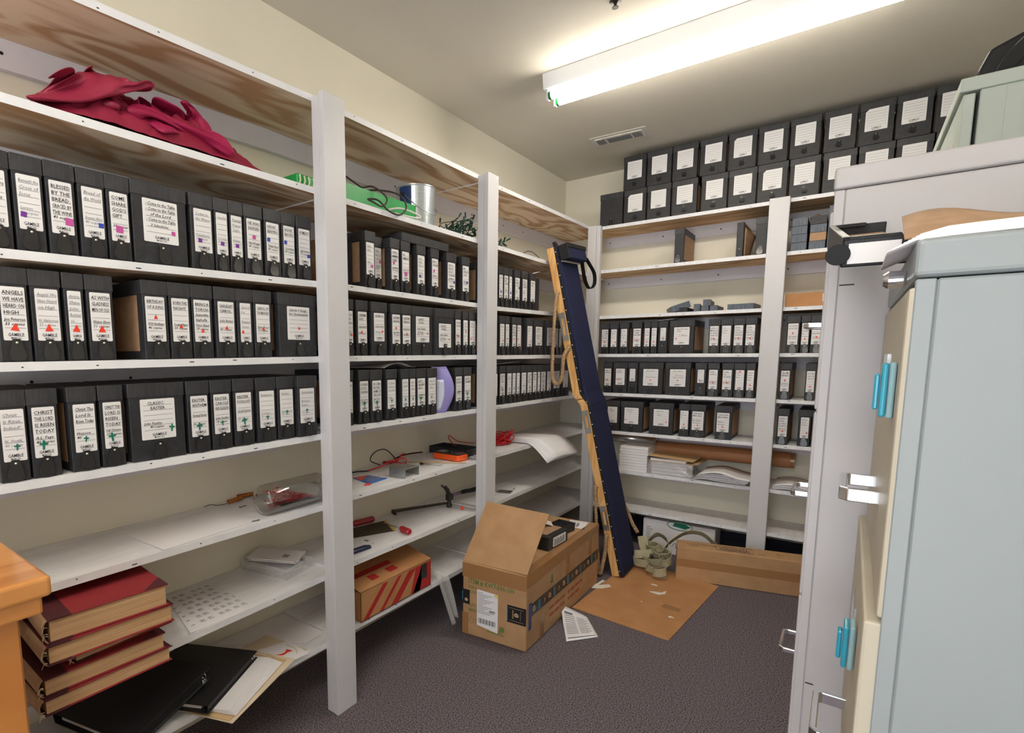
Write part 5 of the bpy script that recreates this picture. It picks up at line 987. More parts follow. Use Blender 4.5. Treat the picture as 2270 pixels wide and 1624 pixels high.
def driver(a, b, c, z, hcol, label, rh=.014):
    r = empty('screwdriver', (0, 0, 0)); tag(r, label, 'screwdriver'); A = Vector((*a, z+rh)); B = Vector((*b, z+rh)); C = Vector((*c, z+rh*.6))
    MB().tube([A, A.lerp(B, .06), A.lerp(B, .5), A.lerp(B, .82), A.lerp(B, .92), B], [rh*.7, rh, rh*.95, rh, rh*.6, rh*.75], 8).build('handle', hcol, r, bevel=.001)
    MB().tube([B, C], .0032, 10).build('shank', STEEL, r, smooth=True); return r
driver((.275, .478), (.215, .492), (.10, .513), zg, TOOLRED, 'screwdriver with stubby worn red handle near front edge, middle left bay')
driver((.035, .52), (.015, .40), (.01, .30), zg, TOOLRED, 'screwdriver with glossy red handle near the wall beside first post')
r = MB().slab(orient([(.017, .34, zg), (.065, .56, zg), (.192, .485, zg), (.115, .30, zg)]), .0016) if False else MB().slab([(.115, .30, zg), (.192, .485, zg), (.065, .56, zg), (.017, .34, zg)], .0016)
r = r.build('sandpaper_pack', SAND); tag(r, 'dark olive sandpaper sheet with yellow edge under the tools', 'sandpaper')
MB().slab([(.185, .478, zg+.0017), (.194, .485, zg+.0017), (.068, .56, zg+.0017), (.062, .552, zg+.0017)], .0006).build('yellow_edge', YELL, r)
r = MB().slab([(.156, .27, zg), (.245, .30, zg), (.235, .345, zg), (.15, .34, zg)], .001).build('product_card', PAPER); tag(r, 'white product card with dark print lying before the sandpaper', 'card')
m = MB(); [m.slab([(x, y, zg+.0011), (x+.022, y+.003, zg+.0011), (x+.02, y+.02, zg+.0011), (x, y+.017, zg+.0011)], .0003) for x, y in ((.17, .283), (.205, .30), (.17, .312))]; m.build('printed_block', PENCIL, r)
o = MB().tube([(.235, .14, zg+.008), (.24, .18, zg+.0095), (.245, .25, zg+.0095), (.25, .27, zg+.008)], [.012, .015, .015, .011], 12, flat=.6).build('tool_pouch', mat('dark_blue_rubber', (34, 42, 74), .4), smooth=True); tag(o, 'dark blue rubber tool grip beside the first post', 'tool')
o = MB().lathe([(.006, 0), (.007, .002), (.007, .012), (.004, .014)], 14, c=(.235, .915, zg)).build('bottle_cap', RED); tag(o, 'tiny red cap beside the second post', 'cap')
# ------------------------------------------------------------------ shelf H middle bay: striped carton and bag
zh = board_z('H', .4)+.0012
r = empty('shipping_carton', (0, 0, 0)); tag(r, 'open cardboard carton with dark red diagonal stripes on lowest shelf', 'cardboard box')
a, b, c, d_ = (.30, .165), (.30, .585), (.13, .60), (.13, .18); hh = .112; t = .003
m = MB()
def wallq(p, q, z0, z1, inn):
    m.hexa([(p[0], p[1], z0), (q[0], q[1], z0), (q[0]+inn[0], q[1]+inn[1], z0), (p[0]+inn[0], p[1]+inn[1], z0)], [(p[0], p[1], z1), (q[0], q[1], z1), (q[0]+inn[0], q[1]+inn[1], z1), (p[0]+inn[0], p[1]+inn[1], z1)])
wallq(a, b, zh, zh+hh, (-t, 0)); wallq(b, c, zh, zh+hh, (0, -t)); wallq(c, d_, zh, zh+hh, (t, 0)); wallq(d_, a, zh, zh+hh, (0, t)); m.slab([(.13, .18, zh), (.30, .165, zh), (.30, .585, zh), (.13, .60, zh)], t)
m.build('carton', CARD2, r)
fl = MB().slab([(.135, .18, zh+hh+.03), (.30, .165, zh+hh+.002), (.30, .585, zh+hh+.002), (.135, .60, zh+hh+.03)], .003).build('lid_flap', CARD2, r)
m = MB()
def fp(y, z): return (.3004, .165+y, zh+z)
def strip(y0, z0, y1, z1, w_):
    m.add([fp(y0, z0), fp(y0+w_, z0), fp(y1+w_, z1), fp(y1, z1)], [(0, 1, 2, 3)])
for y0, ww in ((.012, .03), (.10, .022), (.165, .045)): strip(y0, .004, y0+.11, .108, ww)
strip(.285, .004, .32, .108, .06)
m.add([fp(.30, .004), fp(.418, .004), fp(.418, .108), fp(.36, .108)], [(0, 1, 2, 3)])
m.build('printed_stripe', REDTAPE, r)
m = MB(); m.box(.3003, .3012, .165+.355, .165+.392, zh+.045, zh+.106); m.build('black_print_panel', BTAPE, r)
m = MB(); m.slab([(.20, .20, zh+hh+.0235), (.225, .20, zh+hh+.0195), (.225, .42, zh+hh+.0195), (.20, .42, zh+hh+.0235)], .0006); m.slab([(.24, .26, zh+hh+.0165), (.27, .26, zh+hh+.011), (.27, .30, zh+hh+.011), (.24, .30, zh+hh+.0165)], .0006); m.slab([(.24, .36, zh+hh+.0165), (.27, .36, zh+hh+.011), (.27, .41, zh+hh+.011), (.24, .41, zh+hh+.0165)], .0006); m.build('printed_mark', REDTAPE, fl)
sheet_curl('plastic_bag', lambda u, v: (.20+.16*u+.01*math.sin(9*v), .60+.06*v+.05*u+.01*math.sin(7*u+4*v), zh+.02-.0*u-(.20*max(0, u-.64)/.36)*1.0+.012*math.sin(11*u+5*v)), 20, 8, PLASTIC, 'clear plastic bag hanging off the lowest shelf right of the striped carton', 'plastic bag', th=.001)
# ------------------------------------------------------------------ far left bay
zf = board_z('F', 1.35)+.001
def tangle(name, cx, cy, z, n, mt, label, seed, rx=.07, ry=.05, rz_=.045, rad=.0026):
    rnd = random.Random(seed); pts = []
    ph = 0
    for k in range(n*9):
        a = k/9*2*math.pi; tw = rnd.uniform(.65, 1.1); l = k//9
        ex = 1-.45*math.sin(l*1.7)**2
        pts.append((cx+rx*math.cos(a)*ex*tw*.8, cy+ry*1.5*math.sin(a)*tw, z+.006+rz_*(.5+.5*math.sin(a+l*.9))*tw*ex))
    o = MB().tube(wavy(pts, 3), rad, 6).build(name, mt, smooth=True); tag(o, label, 'cord'); return o
r = empty('cord_bundle', (0, 0, 0)); tag(r, 'tangled bundle of thin red cord behind and beside the second left post', 'cord')
o = tangle('coiled_length', .17, 1.395, zf, 17, REDC, None, 4, rz_=.07); o.parent = r; del o['category']
o = cord('loose_loop', [(.05, 1.30, zf+.004), (.03, 1.18, zf+.03), (.03, 1.10, zf+.07), (.06, 1.06, zf+.055), (.09, 1.09, zf+.02), (.12, 1.2, zf+.006), (.14, 1.3, zf+.004)], .0022, REDC, None, cat=None); o.parent = r
for k in range(6):
    def fn(u, v, k=k):
        y = 1.47+.26*v+.016*k*u; x = .09+.315*u; dx = max(0, x-.300)
        drop = dx*.62+dx**2*2.5
        return (x+.35*.004*k+.008*k*v*u, y, zf+.002+.0036*k-drop+.003*math.sin(5*v)+.012*u*(1-u))
    sheet_curl('music_sheets', fn, 14, 6, PAPER, 'fanned music sheet drooping over shelf edge, '+('lowest of pile', 'second from the bottom', 'third from the bottom', 'third from the top', 'second from the top', 'topmost of pile')[k], 'sheet music', 'sheets drooping in the far left bay', th=.0008)
zg = board_z('G', 1.33)+.0012
r = MB().slab([(.20, 1.285, zg), (.275, 1.305, zg), (.262, 1.365, zg), (.19, 1.345, zg)], .0014).build('metal_plate', STEEL); tag(r, 'small grey metal plate on the seventh shelf beside second post', 'metal plate')
r = MB().slab([(.12, 1.27, zg), (.185, 1.275, zg), (.18, 1.34, zg), (.12, 1.33, zg)], .0014).build('metal_plate', STEEL); tag(r, 'metal plate with square dark holes behind the small grey plate', 'metal plate'); m = MB(); [m.box(.13+.02*i, .14+.02*i, 1.29, 1.312, zg+.0015, zg+.0018) for i in range(2)]; m.build('hole', DARKH, r)
nail((.25, 1.39), (.238, 1.43), 'nail lying right of the small metal plates', zg)
# ------------------------------------------------------------------ back wall, seventh shelf
zg = ZS['G']+.001
ax0, ax1 = Vector((.33, 2.475, zg+.133)), Vector((.66, 2.475, zg+.122)); 
r = empty('foil_roll', (0, 0, 0)); tag(r, 'silver foil gift wrap roll at left end above white booklets', 'roll')
MB().cyl((.31, 2.41, zg+.186), (.70, 2.41, zg+.180), .030, 28).build('foil', ROLLS, r, smooth=True)
r = empty('paper_roll', (0, 0, 0)); tag(r, 'long brown wrapping paper roll lying along the back of the shelf', 'roll')
m = MB(); m.tube([(.66, 2.475, zg+.128), (1.405, 2.475, zg+.128)], .044, 32); m.build('paper_wrap', ROLLB, r, smooth=False)
MB().cyl((1.405, 2.475, zg+.128), (1.424, 2.475, zg+.127), .042, 24).build('taped_end', TAPE, r)
for k in range(9):
    o = MB().box(0, .168, 0, .23, 0, .0165).build('songbook', PAPER, bevel=.001); o.location = (.528+.004*random.uniform(-1, 1), YF+.008+.004*random.random(), zg+.0175*k); tag(o, 'white booklet in the neat pile on the seventh back shelf, '+('lowest', 'second', 'third', 'fourth', 'fifth', 'sixth', 'seventh', 'eighth', 'topmost')[k]+(' from bottom' if 0 < k < 8 else ''), 'booklet', 'pile of white booklets')
    MB().box(.002, .166, .0, .0, 0, 0) if False else None
for k in range(4):
    o = MB().box(0, .2, 0, .24, 0, .0185).build('booklet_packet', PAPER, bevel=.003); o.location = (.712+.006*random.random(), YF+.02, zg+.001+.0195*k); o.rotation_euler = (0, 0, .02*(k-1.5)); tag(o, 'white booklet bundle in clear plastic beneath the tan folder, '+('lowest', 'second from bottom', 'second from top', 'topmost')[k], 'booklet', 'bundles wrapped in clear plastic')
def pw(u, v): return (.700+.30*u, YF-.002+.02*math.sin(6*u)+.12*v*(.2), zg+.003+.078*v+.004*math.sin(17*u+3*v))
sheet_curl('plastic_wrap', lambda u, v: (.702+.25*u, YF+.012+.004*math.sin(19*u+9*v), zg+.002+.08*v), 24, 6, PLASTIC, 'crinkled clear plastic wrap over the white booklet bundles', 'plastic bag', th=.0008)
r = empty('manila_folder', (.70, YF+.012, zg+.081)); tag(r, 'tan folder gaping open with white papers, on top of wrapped bundles', 'folder')
MB().slab([(0, 0, 0), (.27, -.0, -.0), (.29, .22, 0), (-.01, .22, 0)], .0015).build('back_cover', MANILA, r)
MB().slab([(.012, .01, .002), (.21, .008, .002), (.23, .20, .002), (.0, .2, .002)], .014).build('papers', PAPER, r)
MB().slab([(-.012, .0, .030), (.25, -.004, .016), (.27, .22, .024), (-.01, .22, .030)], .0015).build('front_cover', MANILA, r)
for k in range(5):
    def fn(u, v, k=k):
        x = .965+.006*k+.255*u; y = YF-.012+.25*v-.003*k
        return (x, y, zg+.004+.0065*k+.028*math.exp(-((u-.35)/.4)**2)*(.3+.16*k)-(.016*max(0, u-.75)/.25 if v < .08 and k < 4 else 0)*0+.002*math.sin(9*u+k))
    sheet_curl('music_sheets', fn, 16, 4, PAPER, 'music sheets curling on seventh back shelf left of post, '+('lowest', 'second', 'middle', 'fourth', 'topmost')[k], 'sheet music', 'loose music sheets on the back shelf', th=.002)
sheet_curl('plastic_sleeve', lambda u, v: (.94+.30*u, YF-.018+.24*v, zg+.002+.052*math.sin(math.pi*min(1, u*1.1))*.9), 18, 5, PLASTIC, 'clear plastic sleeve over the curling music sheets', 'plastic bag', th=.0006)
for k in range(3):
    sheet_curl('music_sheets', lambda u, v, k=k: (1.345+.19*u, YF+.004+.25*v+.004*k, zg+.003+.004*k+.022*math.exp(-((u-.4)/.35)**2)*(.3+.3*k)), 12, 4, PAPER, 'loose printed sheets in the right back bay, '+('lowest', 'middle', 'topmost')[k], 'sheet music', 'loose sheets in the right back bay', th=.002)
# carton and dark objects under the lowest back shelf
r = empty('paper_carton', (.685, 2.268, .001), 0); tag(r, 'white printed carton with green marks under the lowest back shelf', 'carton')
MB().box(0, .40, 0, .18, 0, .198).build('carton', PAPER, r, bevel=.003)
m = MB(); P_ = [(.21+.07*math.cos(a), -.0006, .185+.026*math.sin(a)) for a in [k*math.pi/12 for k in range(25)]]
m.tube(P_, .0022, 5); m.build('green_ring', GREENS, r); m = MB(); plate(m, [(.17, .178), (.24, .17), (.27, .186), (.24, .2), (.18, .2)], -.0006, 0); m.build('green_oval', GREENS, r)
m = MB(); [m.box(.02, .04+.02*random.random(), -.0006, 0, .05+.012*k, .053+.012*k) for k in range(9)]; m.tube(wavy([(.17, -.0004, .05), (.19, -.0004, .075), (.2, -.0004, .04), (.25, -.0004, .07), (.26, -.0004, .035)], 5), .0018, 5); m.build('printed_text', PENCIL, r)
# ------------------------------------------------------------------ big shipping carton on the floor
A = Vector((.373, .717, .0015)); B = Vector((.669, .741, .0015)); C = Vector((.652, 1.59, .0015)); D = Vector((.362, 1.565, .0015)); HT = .327
r = empty('shipping_carton', (0, 0, 0)); tag(r, 'large taped brown cardboard carton standing on the carpet by the middle posts', 'cardboard box')
up = Vector((0, 0, HT))
m = MB().hexa([A, B, C, D], [A+up+Vector((.002, 0, .004)), B+up, C+up, D+up]); m.build('carton', CARD, r, bevel=.006, seg=2)
def frame(P, Q):
    x = (Q-P).normalized(); y = Vector((-x.y, x.x, 0)); return Matrix(((x.x, y.x, 0, P.x), (x.y, y.y, 0, P.y), (0, 0, 1, P.z), (0, 0, 0, 1)))
FM = frame(A, B); SM = frame(B, C)     # front face and right face frames
def fbox(m, F, x0, x1, z0, z1, e=.0006, mi=0, e0=0): m.box(x0, x1, -e, .0008, z0, z1, mi, M=F)
m = MB()
put_text(m, 'ITEM # KW7-500-100', .030, .03, .238, -.0006, M=FM, maxw=.215, thick=.0008); put_text(m, 'DESC:', .017, .03, .215, -.0006, M=FM, thick=.0005); put_text(m, 'COLOR', .017, .035, .195, -.0006, M=FM, thick=.0005)
put_text(m, 'QTY:', .017, .032, .135, -.0006, M=FM, thick=.0005); put_text(m, 'MADE', .017, .032, .112, -.0006, M=FM, thick=.0005)
for x in (.045, .075): m.tube([Vector(FM @ Vector((x+.011*math.cos(k*.5236), -.0004, .072+.013*math.sin(k*.5236)))) for k in range(13)], .0008, 4)
for k in range(4): fbox(m, FM, .12, .2-.01*k, .04+.008*k, .044+.008*k)
fbox(m, FM, .178, .20, .056, .078)
m.build('green_print', GRNINK, r)
m = MB(); plate(m, [(.072, .058), (.170, .045), (.170, .215), (.072, .218)], -.0014, 0); m2 = MB(); m2.v = [tuple(FM @ Vector(v)) for v in m.v]; m2.f = m.f; m2.m = m.m; la = m2.build('shipping_label', PAPER, r)
m = MB()
for k in range(17): fbox(m, FM, .079+.0048*k, .079+.0048*k+.001+.0022*((k*7) % 3)/2, .070, .092, .002)
for k in range(13): fbox(m, FM, .076, .10+.06*((k*5) % 7)/7, .206-.0075*k, .2072-.0075*k, .002)
for k in range(8): fbox(m, FM, .13+.0035*k, .1318+.0035*k, .128, .138, .002)
m.build('barcode', PRINT, la)
m = MB(); plate(m, [(.15, .205), (.168, .2), (.172, .214), (.158, .216)], -.003, -.0012); m2 = MB(); m2.v = [tuple(FM @ Vector(v)) for v in m.v]; m2.f = m.f; m2.m = m.m; m2.build('yellow_sticker', mat('yellow_paper', (226, 214, 120), .6), la)
# dark parcel tape strips
def tape(name, F, x0, x1, z0, z1, mt, skew=0, e=.0012):
    m = MB(); m.add([F @ Vector(p) for p in ((x0, -e, z0), (x1, -e, z0+skew), (x1, -e, z1+skew), (x0, -e, z1), (x0, 0, z0), (x1, 0, z0+skew), (x1, 0, z1+skew), (x0, 0, z1))], [(0, 1, 2, 3), (4, 7, 6, 5), (0, 4, 5, 1), (3, 2, 6, 7), (1, 5, 6, 2), (0, 3, 7, 4)]); return m.build(name, mt, r)
t1 = tape('printed_tape', FM, .0, .036, .140, .205, BTAPE); t2 = tape('printed_tape', FM, .212, .296, .112, .186, BTAPE)
def cube_icon(m, F, cx, cz, s, e=.0018):
    for q in ([(-s, s*.45), (0, s*.95), (s, s*.45), (0, -.02*s)], [(-s, s*.3), (-.07*s, -.15*s), (-.07*s, -s), (-s, -.55*s)], [(.07*s, -.15*s), (s, s*.3), (s, -.55*s), (.07*s, -s)]):
        m.add([F @ Vector((cx+a, -e, cz+b)) for a, b in q], [(0, 1, 2, 3)][:1])
m = MB(); cube_icon(m, FM, .254, .150, .010); cube_icon(m, FM, .020, .160, .008)
for z in (.176, .122): fbox(m, FM, .222, .285, z, z+.001, .0018)
fbox(m, FM, .236, .2375, .132, .168, .0018); fbox(m, FM, .240, .2412, .130, .170, .0018); fbox(m, FM, .272, .273, .13, .17, .0018)
m.build('tape_icon', TAN, t2)
m = MB(); fbox(m, FM, .2125, .2150, .118, .182, .0018); fbox(m, FM, .0, .0022, .155, .195, .0018); m.build('tape_colour_bar', CYAN, t1)
t3 = tape('printed_tape', SM, .030, .84, .138, .192, BTAPE, skew=.0); tape('blue_tape_end', SM, .022, .045, .085, .20, BLUEL, e=.0016)
m = MB(); q = MB()
for k in range(15):
    x = .07+.052*k; z = .165
    if k % 3 == 1:
        for dx in (-.009, .003): fbox(q, SM, x+dx, x+dx+.0045, z-.021, z+.021, .0018)
    elif k % 3 == 0: m.tube([SM @ Vector((x+.010*math.cos(a*.6283), -.0012, z+.010*math.sin(a*.6283))) for a in range(11)], .0016, 4)
    else: put_text(m, 'p', .03, x-.008, z-.006, -.0018, M=SM, thick=.0008)
m.build('tape_icon', TAN, t3); q.build('tape_colour_bar', CYAN, t3)
m = MB(); [fbox(m, SM, .20+.030*k, .20+.030*k+.019+.008*(k % 2), z0, z0+.012) for z0, n_k in ((.094, 15), (.060, 13)) for k in range(n_k) if (k*3) % 7]; m.build('red_print', REDINK, r)
m = MB(); m.add([SM @ Vector(p) for p in ((.235, -.0008, .215), (.262, -.0008, .215), (.2485, -.0008, .262), (.243, -.0008, .222), (.255, -.0008, .222), (.2485, -.0008, .245))], [(0, 1, 4, 3), (1, 2, 5, 4), (2, 0, 3, 5)]); m.build('printed_tree', GREENS, r)
for i, (x0, x1) in enumerate(((.135, .175), (.40, .45), (.70, .74))): tape('packing_tape', SM, x0, x1, (.0, .19, .2)[i]+.0, (.11, .326, .326)[i], TAPE, e=.0007)
tape('packing_tape', FM, .0, .03, .002, .10, TAPE, e=.0007); tape('packing_tape', FM, .0, .296, .262, .325, TAPE, e=.0007, skew=-.002)
m = MB(); m.add([SM @ Vector(p) for p in ((0, 0, .3285), (.84, 0, .3285), (.84, .04, .3285), (0, .04, .3285), (0, -.0007, .27), (.84, -.0007, .29))], [(0, 1, 2, 3), (4, 5, 1, 0)]); m.build('packing_tape', TAPE, r)
# top seams and labels
zt = HT+.0022
m = MB(); m.slab([(.40, 1.40, zt), (.62, 1.44, zt), (.62, 1.48, zt), (.40, 1.45, zt)], .0006); m.build('packing_tape', TAPE, r)
o = MB().slab([(.51, 1.255, zt), (.625, 1.275, zt), (.62, 1.36, zt), (.515, 1.42, zt)], .0008); 
la = MB().slab([(.535, 1.44, zt), (.625, 1.44, zt), (.600, 1.60-.03, zt), (.505, 1.555, zt)], .0008).build('address_label', PAPER, r)
m = MB(); [m.slab([(.535+.006*k, 1.46, zt+.001), (.538+.006*k, 1.46, zt+.001), (.528+.006*k, 1.53-.01*(k % 3), zt+.001), (.525+.006*k, 1.53-.01*(k % 3), zt+.001)], .0003) for k in range(9)]; m.build('printed_text', PRINT, la)
# big flap rising from the front top edge
F0, F1 = A+up+Vector((0, .004, .004)), B+up+Vector((-.002, .004, .003)); G0, G1 = Vector((.386, .893, .558)), Vector((.690, .888, .555))
m = MB(); n = (F1-F0).cross(G0-F0).normalized()*.004
m.hexa([F0, F1, G1, G0], [F0-n, F1-n, G1-n, G0-n]); m.build('top_flap', CARD, r, bevel=.0008)
cr = MB(); cr.tube([F0.lerp(F1, .52)+n*.02, G0.lerp(G1, .47)+n*.02], .0011, 5); cr.build('flap_crease', CARD, r)
# things on the carton
r = empty('file_box', (.605, 1.03, HT+.003), rot=(math.pi/2, 0, math.pi/2+.06)); 
r.rotation_euler = (0, 0, 0); r.location = (0, 0, 0); tag(r, 'black file box with kraft side lying on the carton behind the flap', 'storage box')
Bm = Matrix.Translation((.618, 1.045, HT+.0035)) @ Matrix.Rotation(math.pi/2-.06, 4, 'Z')
MB().box(.0, .19, .002, .25, .0, .060, M=Bm).build('body', BLACKB, r, bevel=.002); MB().box(.035, .186, .03, .246, .0595, .0606, M=Bm).build('side_panel', KRAFT, r); MB().box(.0, .034, -.0015, .252, -.001, .0625, M=Bm).build('lid', LIDB, r, bevel=.002)
la = MB().box(.045, .165, -.0010, .0015, .008, .05, M=Bm).build('label', LABEL, r); m = MB(); [m.box(.055+.009*k, .058+.009*k, -.0016, -.0009, .012, .044-.004*(k % 3), M=Bm) for k in range(11)]; m.build('handwriting', INK, la)
r = tray('box_lid', (.585, 1.30, HT+.0035), (0, 0, math.pi/2-.1), .10, .09, .04, 'small open black box with white inside, on carton behind the file box', 'box lid', inner=PAPER, th=.003)
o = MB().slab([(.36, 1.02, HT+.12), (.50, 1.06, HT+.09), (.46, 1.30, HT+.07), (.36, 1.26, HT+.10)], .001); 
o = MB().slab([(.385, .935, HT+.19), (.56, 1.22, HT+.064), (.52, 1.28, HT+.064), (.36, .99, HT+.19)], .001).build('paper_sheet', mat('pinkish_white_paper', (238, 226, 222), .7)); tag(o, 'pinkish white sheet leaning between carton flap and black box', 'sheet of paper')
# ------------------------------------------------------------------ floor: hardboard, scraps, printed sheet
r = MB().slab([(.66, 1.235, .0012), (1.105, 1.197, .0012), (1.17, 1.93, .0012), (.70, 2.03, .0012)], .003).build('hardboard_sheet', CARD2); tag(r, 'flat orange-brown cardboard sheet lying on the carpet under the stretcher foot', 'cardboard sheet')
r2 = MB().slab([(.995, 1.50, .0045), (1.075, 1.495, .0045), (1.08, 1.535, .0045), (1.0, 1.545, .0045)], .0004).build('tape_patch', TAPE, r)
rnd = random.Random(9)
def scrap(cx, cy, s, label, pts=None):
    pts = pts or [(cx+s*math.cos(a)*rnd.uniform(.5, 1.2), cy+s*.6*math.sin(a)*rnd.uniform(.4, 1.1)) for a in [k*math.pi/5 for k in range(10)]]
    o = MB().slab([(x, y, .0045) for x, y in pts], .0008).build('paper_scrap', STAIN); tag(o, label, 'scrap', 'white scraps on the cardboard sheet')
scrap(0, 0, 0, 'torn white paper scrap beside the carton, biggest on cardboard sheet', [(.655, 1.50), (.70, 1.53), (.73, 1.58), (.71, 1.60), (.668, 1.56), (.68, 1.63), (.662, 1.64), (.655, 1.57), (.635, 1.52)][::1])
scrap(.90, 1.74, .022, 'white smear of plaster near the tip of khaki straps')
scrap(.93, 1.66, .03, 'long white smear in the middle of cardboard sheet', [(.90, 1.64), (.95, 1.63), (.975, 1.66), (.97, 1.70), (.955, 1.665), (.92, 1.655)])
scrap(1.06, 1.42, .016, 'white smear near the right edge of cardboard sheet')
scrap(.905, 1.50, .006, 'tiny white speck in the middle of the cardboard sheet')
r = empty('printed_sheet', (0, 0, 0)); tag(r, 'printed instruction sheet curling on the carpet by the big carton', 'sheet of paper')
def ps(u, v):
    P0 = Vector((.640, 1.15, .0015)).lerp(Vector((.765, .925, .0015)), v); P1 = Vector((.752, 1.19, .0015)).lerp(Vector((.858, 1.045, .0015)), v); p = P0.lerp(P1, u); return (p.x, p.y, p.z+.042*max(0, (1-v)-.55)**1.2*(1-u)*2+.012*(1-u)*(1-v)+.001)
o = sheet_curl('page', ps, 8, 14, PAPER, None, None); o.parent = r
m = MB()
def pq(u0, u1, v0, v1, e=.0009):
    m.add([tuple(Vector(ps(a, b))+Vector((0, 0, e))) for a, b in ((u0, v0), (u0, v1), (u1, v1), (u1, v0))], [(0, 1, 2, 3)])
for k in range(11): pq(.08, .45, .22+.055*k, .236+.055*k); pq(.52, .80+.1*((k*3) % 2), .22+.055*k, .236+.055*k)
pq(.1, .4, .13, .19); pq(.06, .94, .90, .93); m.build('printed_text', PENCIL, r)
# ------------------------------------------------------------------ long brown box against the back shelves
u_ = Vector((.557, .14, 0)).normalized(); n_ = Vector((-u_.y, u_.x, 0)); O = Vector((.966, 1.90, .0015)); LL = .95
F = Matrix(((u_.x, n_.x, 0, O.x), (u_.y, n_.y, 0, O.y), (0, 0, 1, O.z), (0, 0, 0, 1)))
r = empty('long_carton', (0, 0, 0)); tag(r, 'long low brown cardboard box on the floor before the back shelves', 'cardboard box')
MB().box(0, LL, 0, .125, 0, .182, M=F).build('carton', CARD, r, bevel=.003)
MB().box(.0, LL, -.0006, .0005, .075, .118, M=F).build('packing_tape', TAPE, r)
TM = F @ Matrix.Translation((0, 0, .1824)) @ Matrix.Rotation(-math.pi/2, 4, 'X')
m = MB(); put_text(m, '1 BELL SYSTEM', .016, .04, -.035-.016, 0, M=F @ Matrix.Translation((0, 0, .1824)) @ Matrix(((1, 0, 0, 0), (0, 0, 1, .13), (0, 1, 0, 0), (0, 0, 0, 1)))) if False else None
TT = F @ Matrix(((1, 0, 0, 0), (0, 0, 1, 0), (0, -1, 0, .1826), (0, 0, 0, 1)))
def ttext(t, s, x, z): put_text(m, t, s, x, z, 0, M=TT, thick=.0004)
ttext('2 ROW CARTON', .018, .05, .070); ttext('W/725', .018, .06, .046); ttext('CAUTION', .030, .20, .066)
for z0 in (.055, .042): m.box(.205, .345, -.0003, .0004, z0, z0+.004, M=TT)
ttext('10.1', .02, .38, .03); ttext('16', .022, .46, .06); ttext('1 BOX', .022, .60, .04)
m.tube([TT @ Vector(p) for p in ((.19, 0, .028), (.36, 0, .028), (.36, 0, .10), (.19, 0, .10), (.19, 0, .028))], .0012, 4); m.build('printed_text', PRINT, r)
# ------------------------------------------------------------------ khaki straps
def ribbon(pts, wid, th, wdir=None, tw=0, n=8):
    P = wavy(pts, n); m = MB(); vs = []; K = len(P)
    for i, p in enumerate(P):
        t = (P[min(i+1, K-1)]-P[max(i-1, 0)]).normalized(); w = Vector(wdir) if wdir else Vector((0, 0, 1)); w = w-t*w.dot(t); w.normalize(); w.rotate(Matrix.Rotation(tw*i/K, 3, t)); nn = t.cross(w)*th/2; w = w*wid/2
        vs += [p-w-nn, p+w-nn, p+w+nn, p-w+nn]
    fs = []
    for i in range(K-1):
        for k in range(4): fs.append((i*4+k, i*4+(k+1) % 4, (i+1)*4+(k+1) % 4, (i+1)*4+k))
    fs += [(3, 2, 1, 0), (K*4-4, K*4-3, K*4-2, K*4-1)]
    m.add(vs, fs); return m
r = empty('webbing_strap', (0, 0, 0)); tag(r, 'heap of khaki webbing strap with black lettering beside the stretcher foot', 'strap')
m = ribbon([(.925, 1.90, .05), (.93, 1.94, .12), (.90, 2.02, .165), (.84, 2.06, .175), (.795, 2.05, .13), (.80, 2.0, .085), (.85, 1.97, .07), (.89, 1.95, .10), (.92, 1.98, .165), (.985, 2.06, .215), (1.06, 2.10, .215), (1.13, 2.12, .16)], .05, .0026, (.15, -.75, .65)); s1 = m.build('upper_loops', KHAKI, r, smooth=False)
rs = random.Random(21)
def loop(cx, cy, cz, ra, rb, rot, tilt, wid, name, a0=0, a1=6.6):
    P_ = []; Q = Matrix.Rotation(rot, 3, 'Z') @ Matrix.Rotation(tilt, 3, 'X')
    for k in range(9):
        a = a0+(a1-a0)*k/8; P_.append(Vector((cx, cy, cz))+Q @ Vector((ra*math.cos(a), rb*math.sin(a), .006*k-.02)))
    return ribbon([(p.x, p.y, max(p.z, .028)) for p in P_], wid, .0028, tuple(Q @ Vector((0, .12, 1))), n=6).build(name, KHAKI, r)
for q in ((.835, 1.925, .050, .085, .040, .1, .25), (.865, 1.905, .075, .065, .032, -.3, .45), (.805, 1.935, .085, .055, .032, .5, -.1), (.880, 1.880, .050, .050, .030, .9, .6), (.900, 1.930, .115, .045, .028, .2, .7), (.85, 1.965, .125, .05, .03, -.5, .5), (.915, 1.835, .036, .032, .022, .3, .1), (.945-.02, 1.90, .09, .03, .045, .2, .3)):
    loop(*q, .044, 'strap_loop')
m = ribbon([(.775, 1.985, .175), (.79, 1.968, .13), (.815, 1.95, .085)], .05, .005, (1, .3, .3)); m.build('stitched_end', KHAKI, r)
def text_on_ribbon(pts, wdir, text, size, s0, flip=1, lift=.0022):
    P = wavy(pts, 8); acc = [0]
    for p, q in zip(P, P[1:]): acc.append(acc[-1]+(q-p).length)
    m_ = MB(); put_text(m_, text, size, 0, 0, 0, thick=.0006); out = []
    for x, _, z in m_.v:
        s = s0+x*flip; i = max(k for k in range(len(acc)-1) if acc[k] <= max(s, 0)); t = (s-acc[i])/max(1e-6, acc[i+1]-acc[i]); p = P[i].lerp(P[i+1], t); tt = (P[i+1]-P[i]).normalized()
        w = Vector(wdir); w = (w-tt*w.dot(tt)).normalized(); n = tt.cross(w)
        if n.dot(CAM-p) < 0: n = -n
        out.append(tuple(p+w*(z-size*.35)*flip+n*lift))
    q = MB(); q.v = out; q.f = m_.f; q.m = m_.m; return q
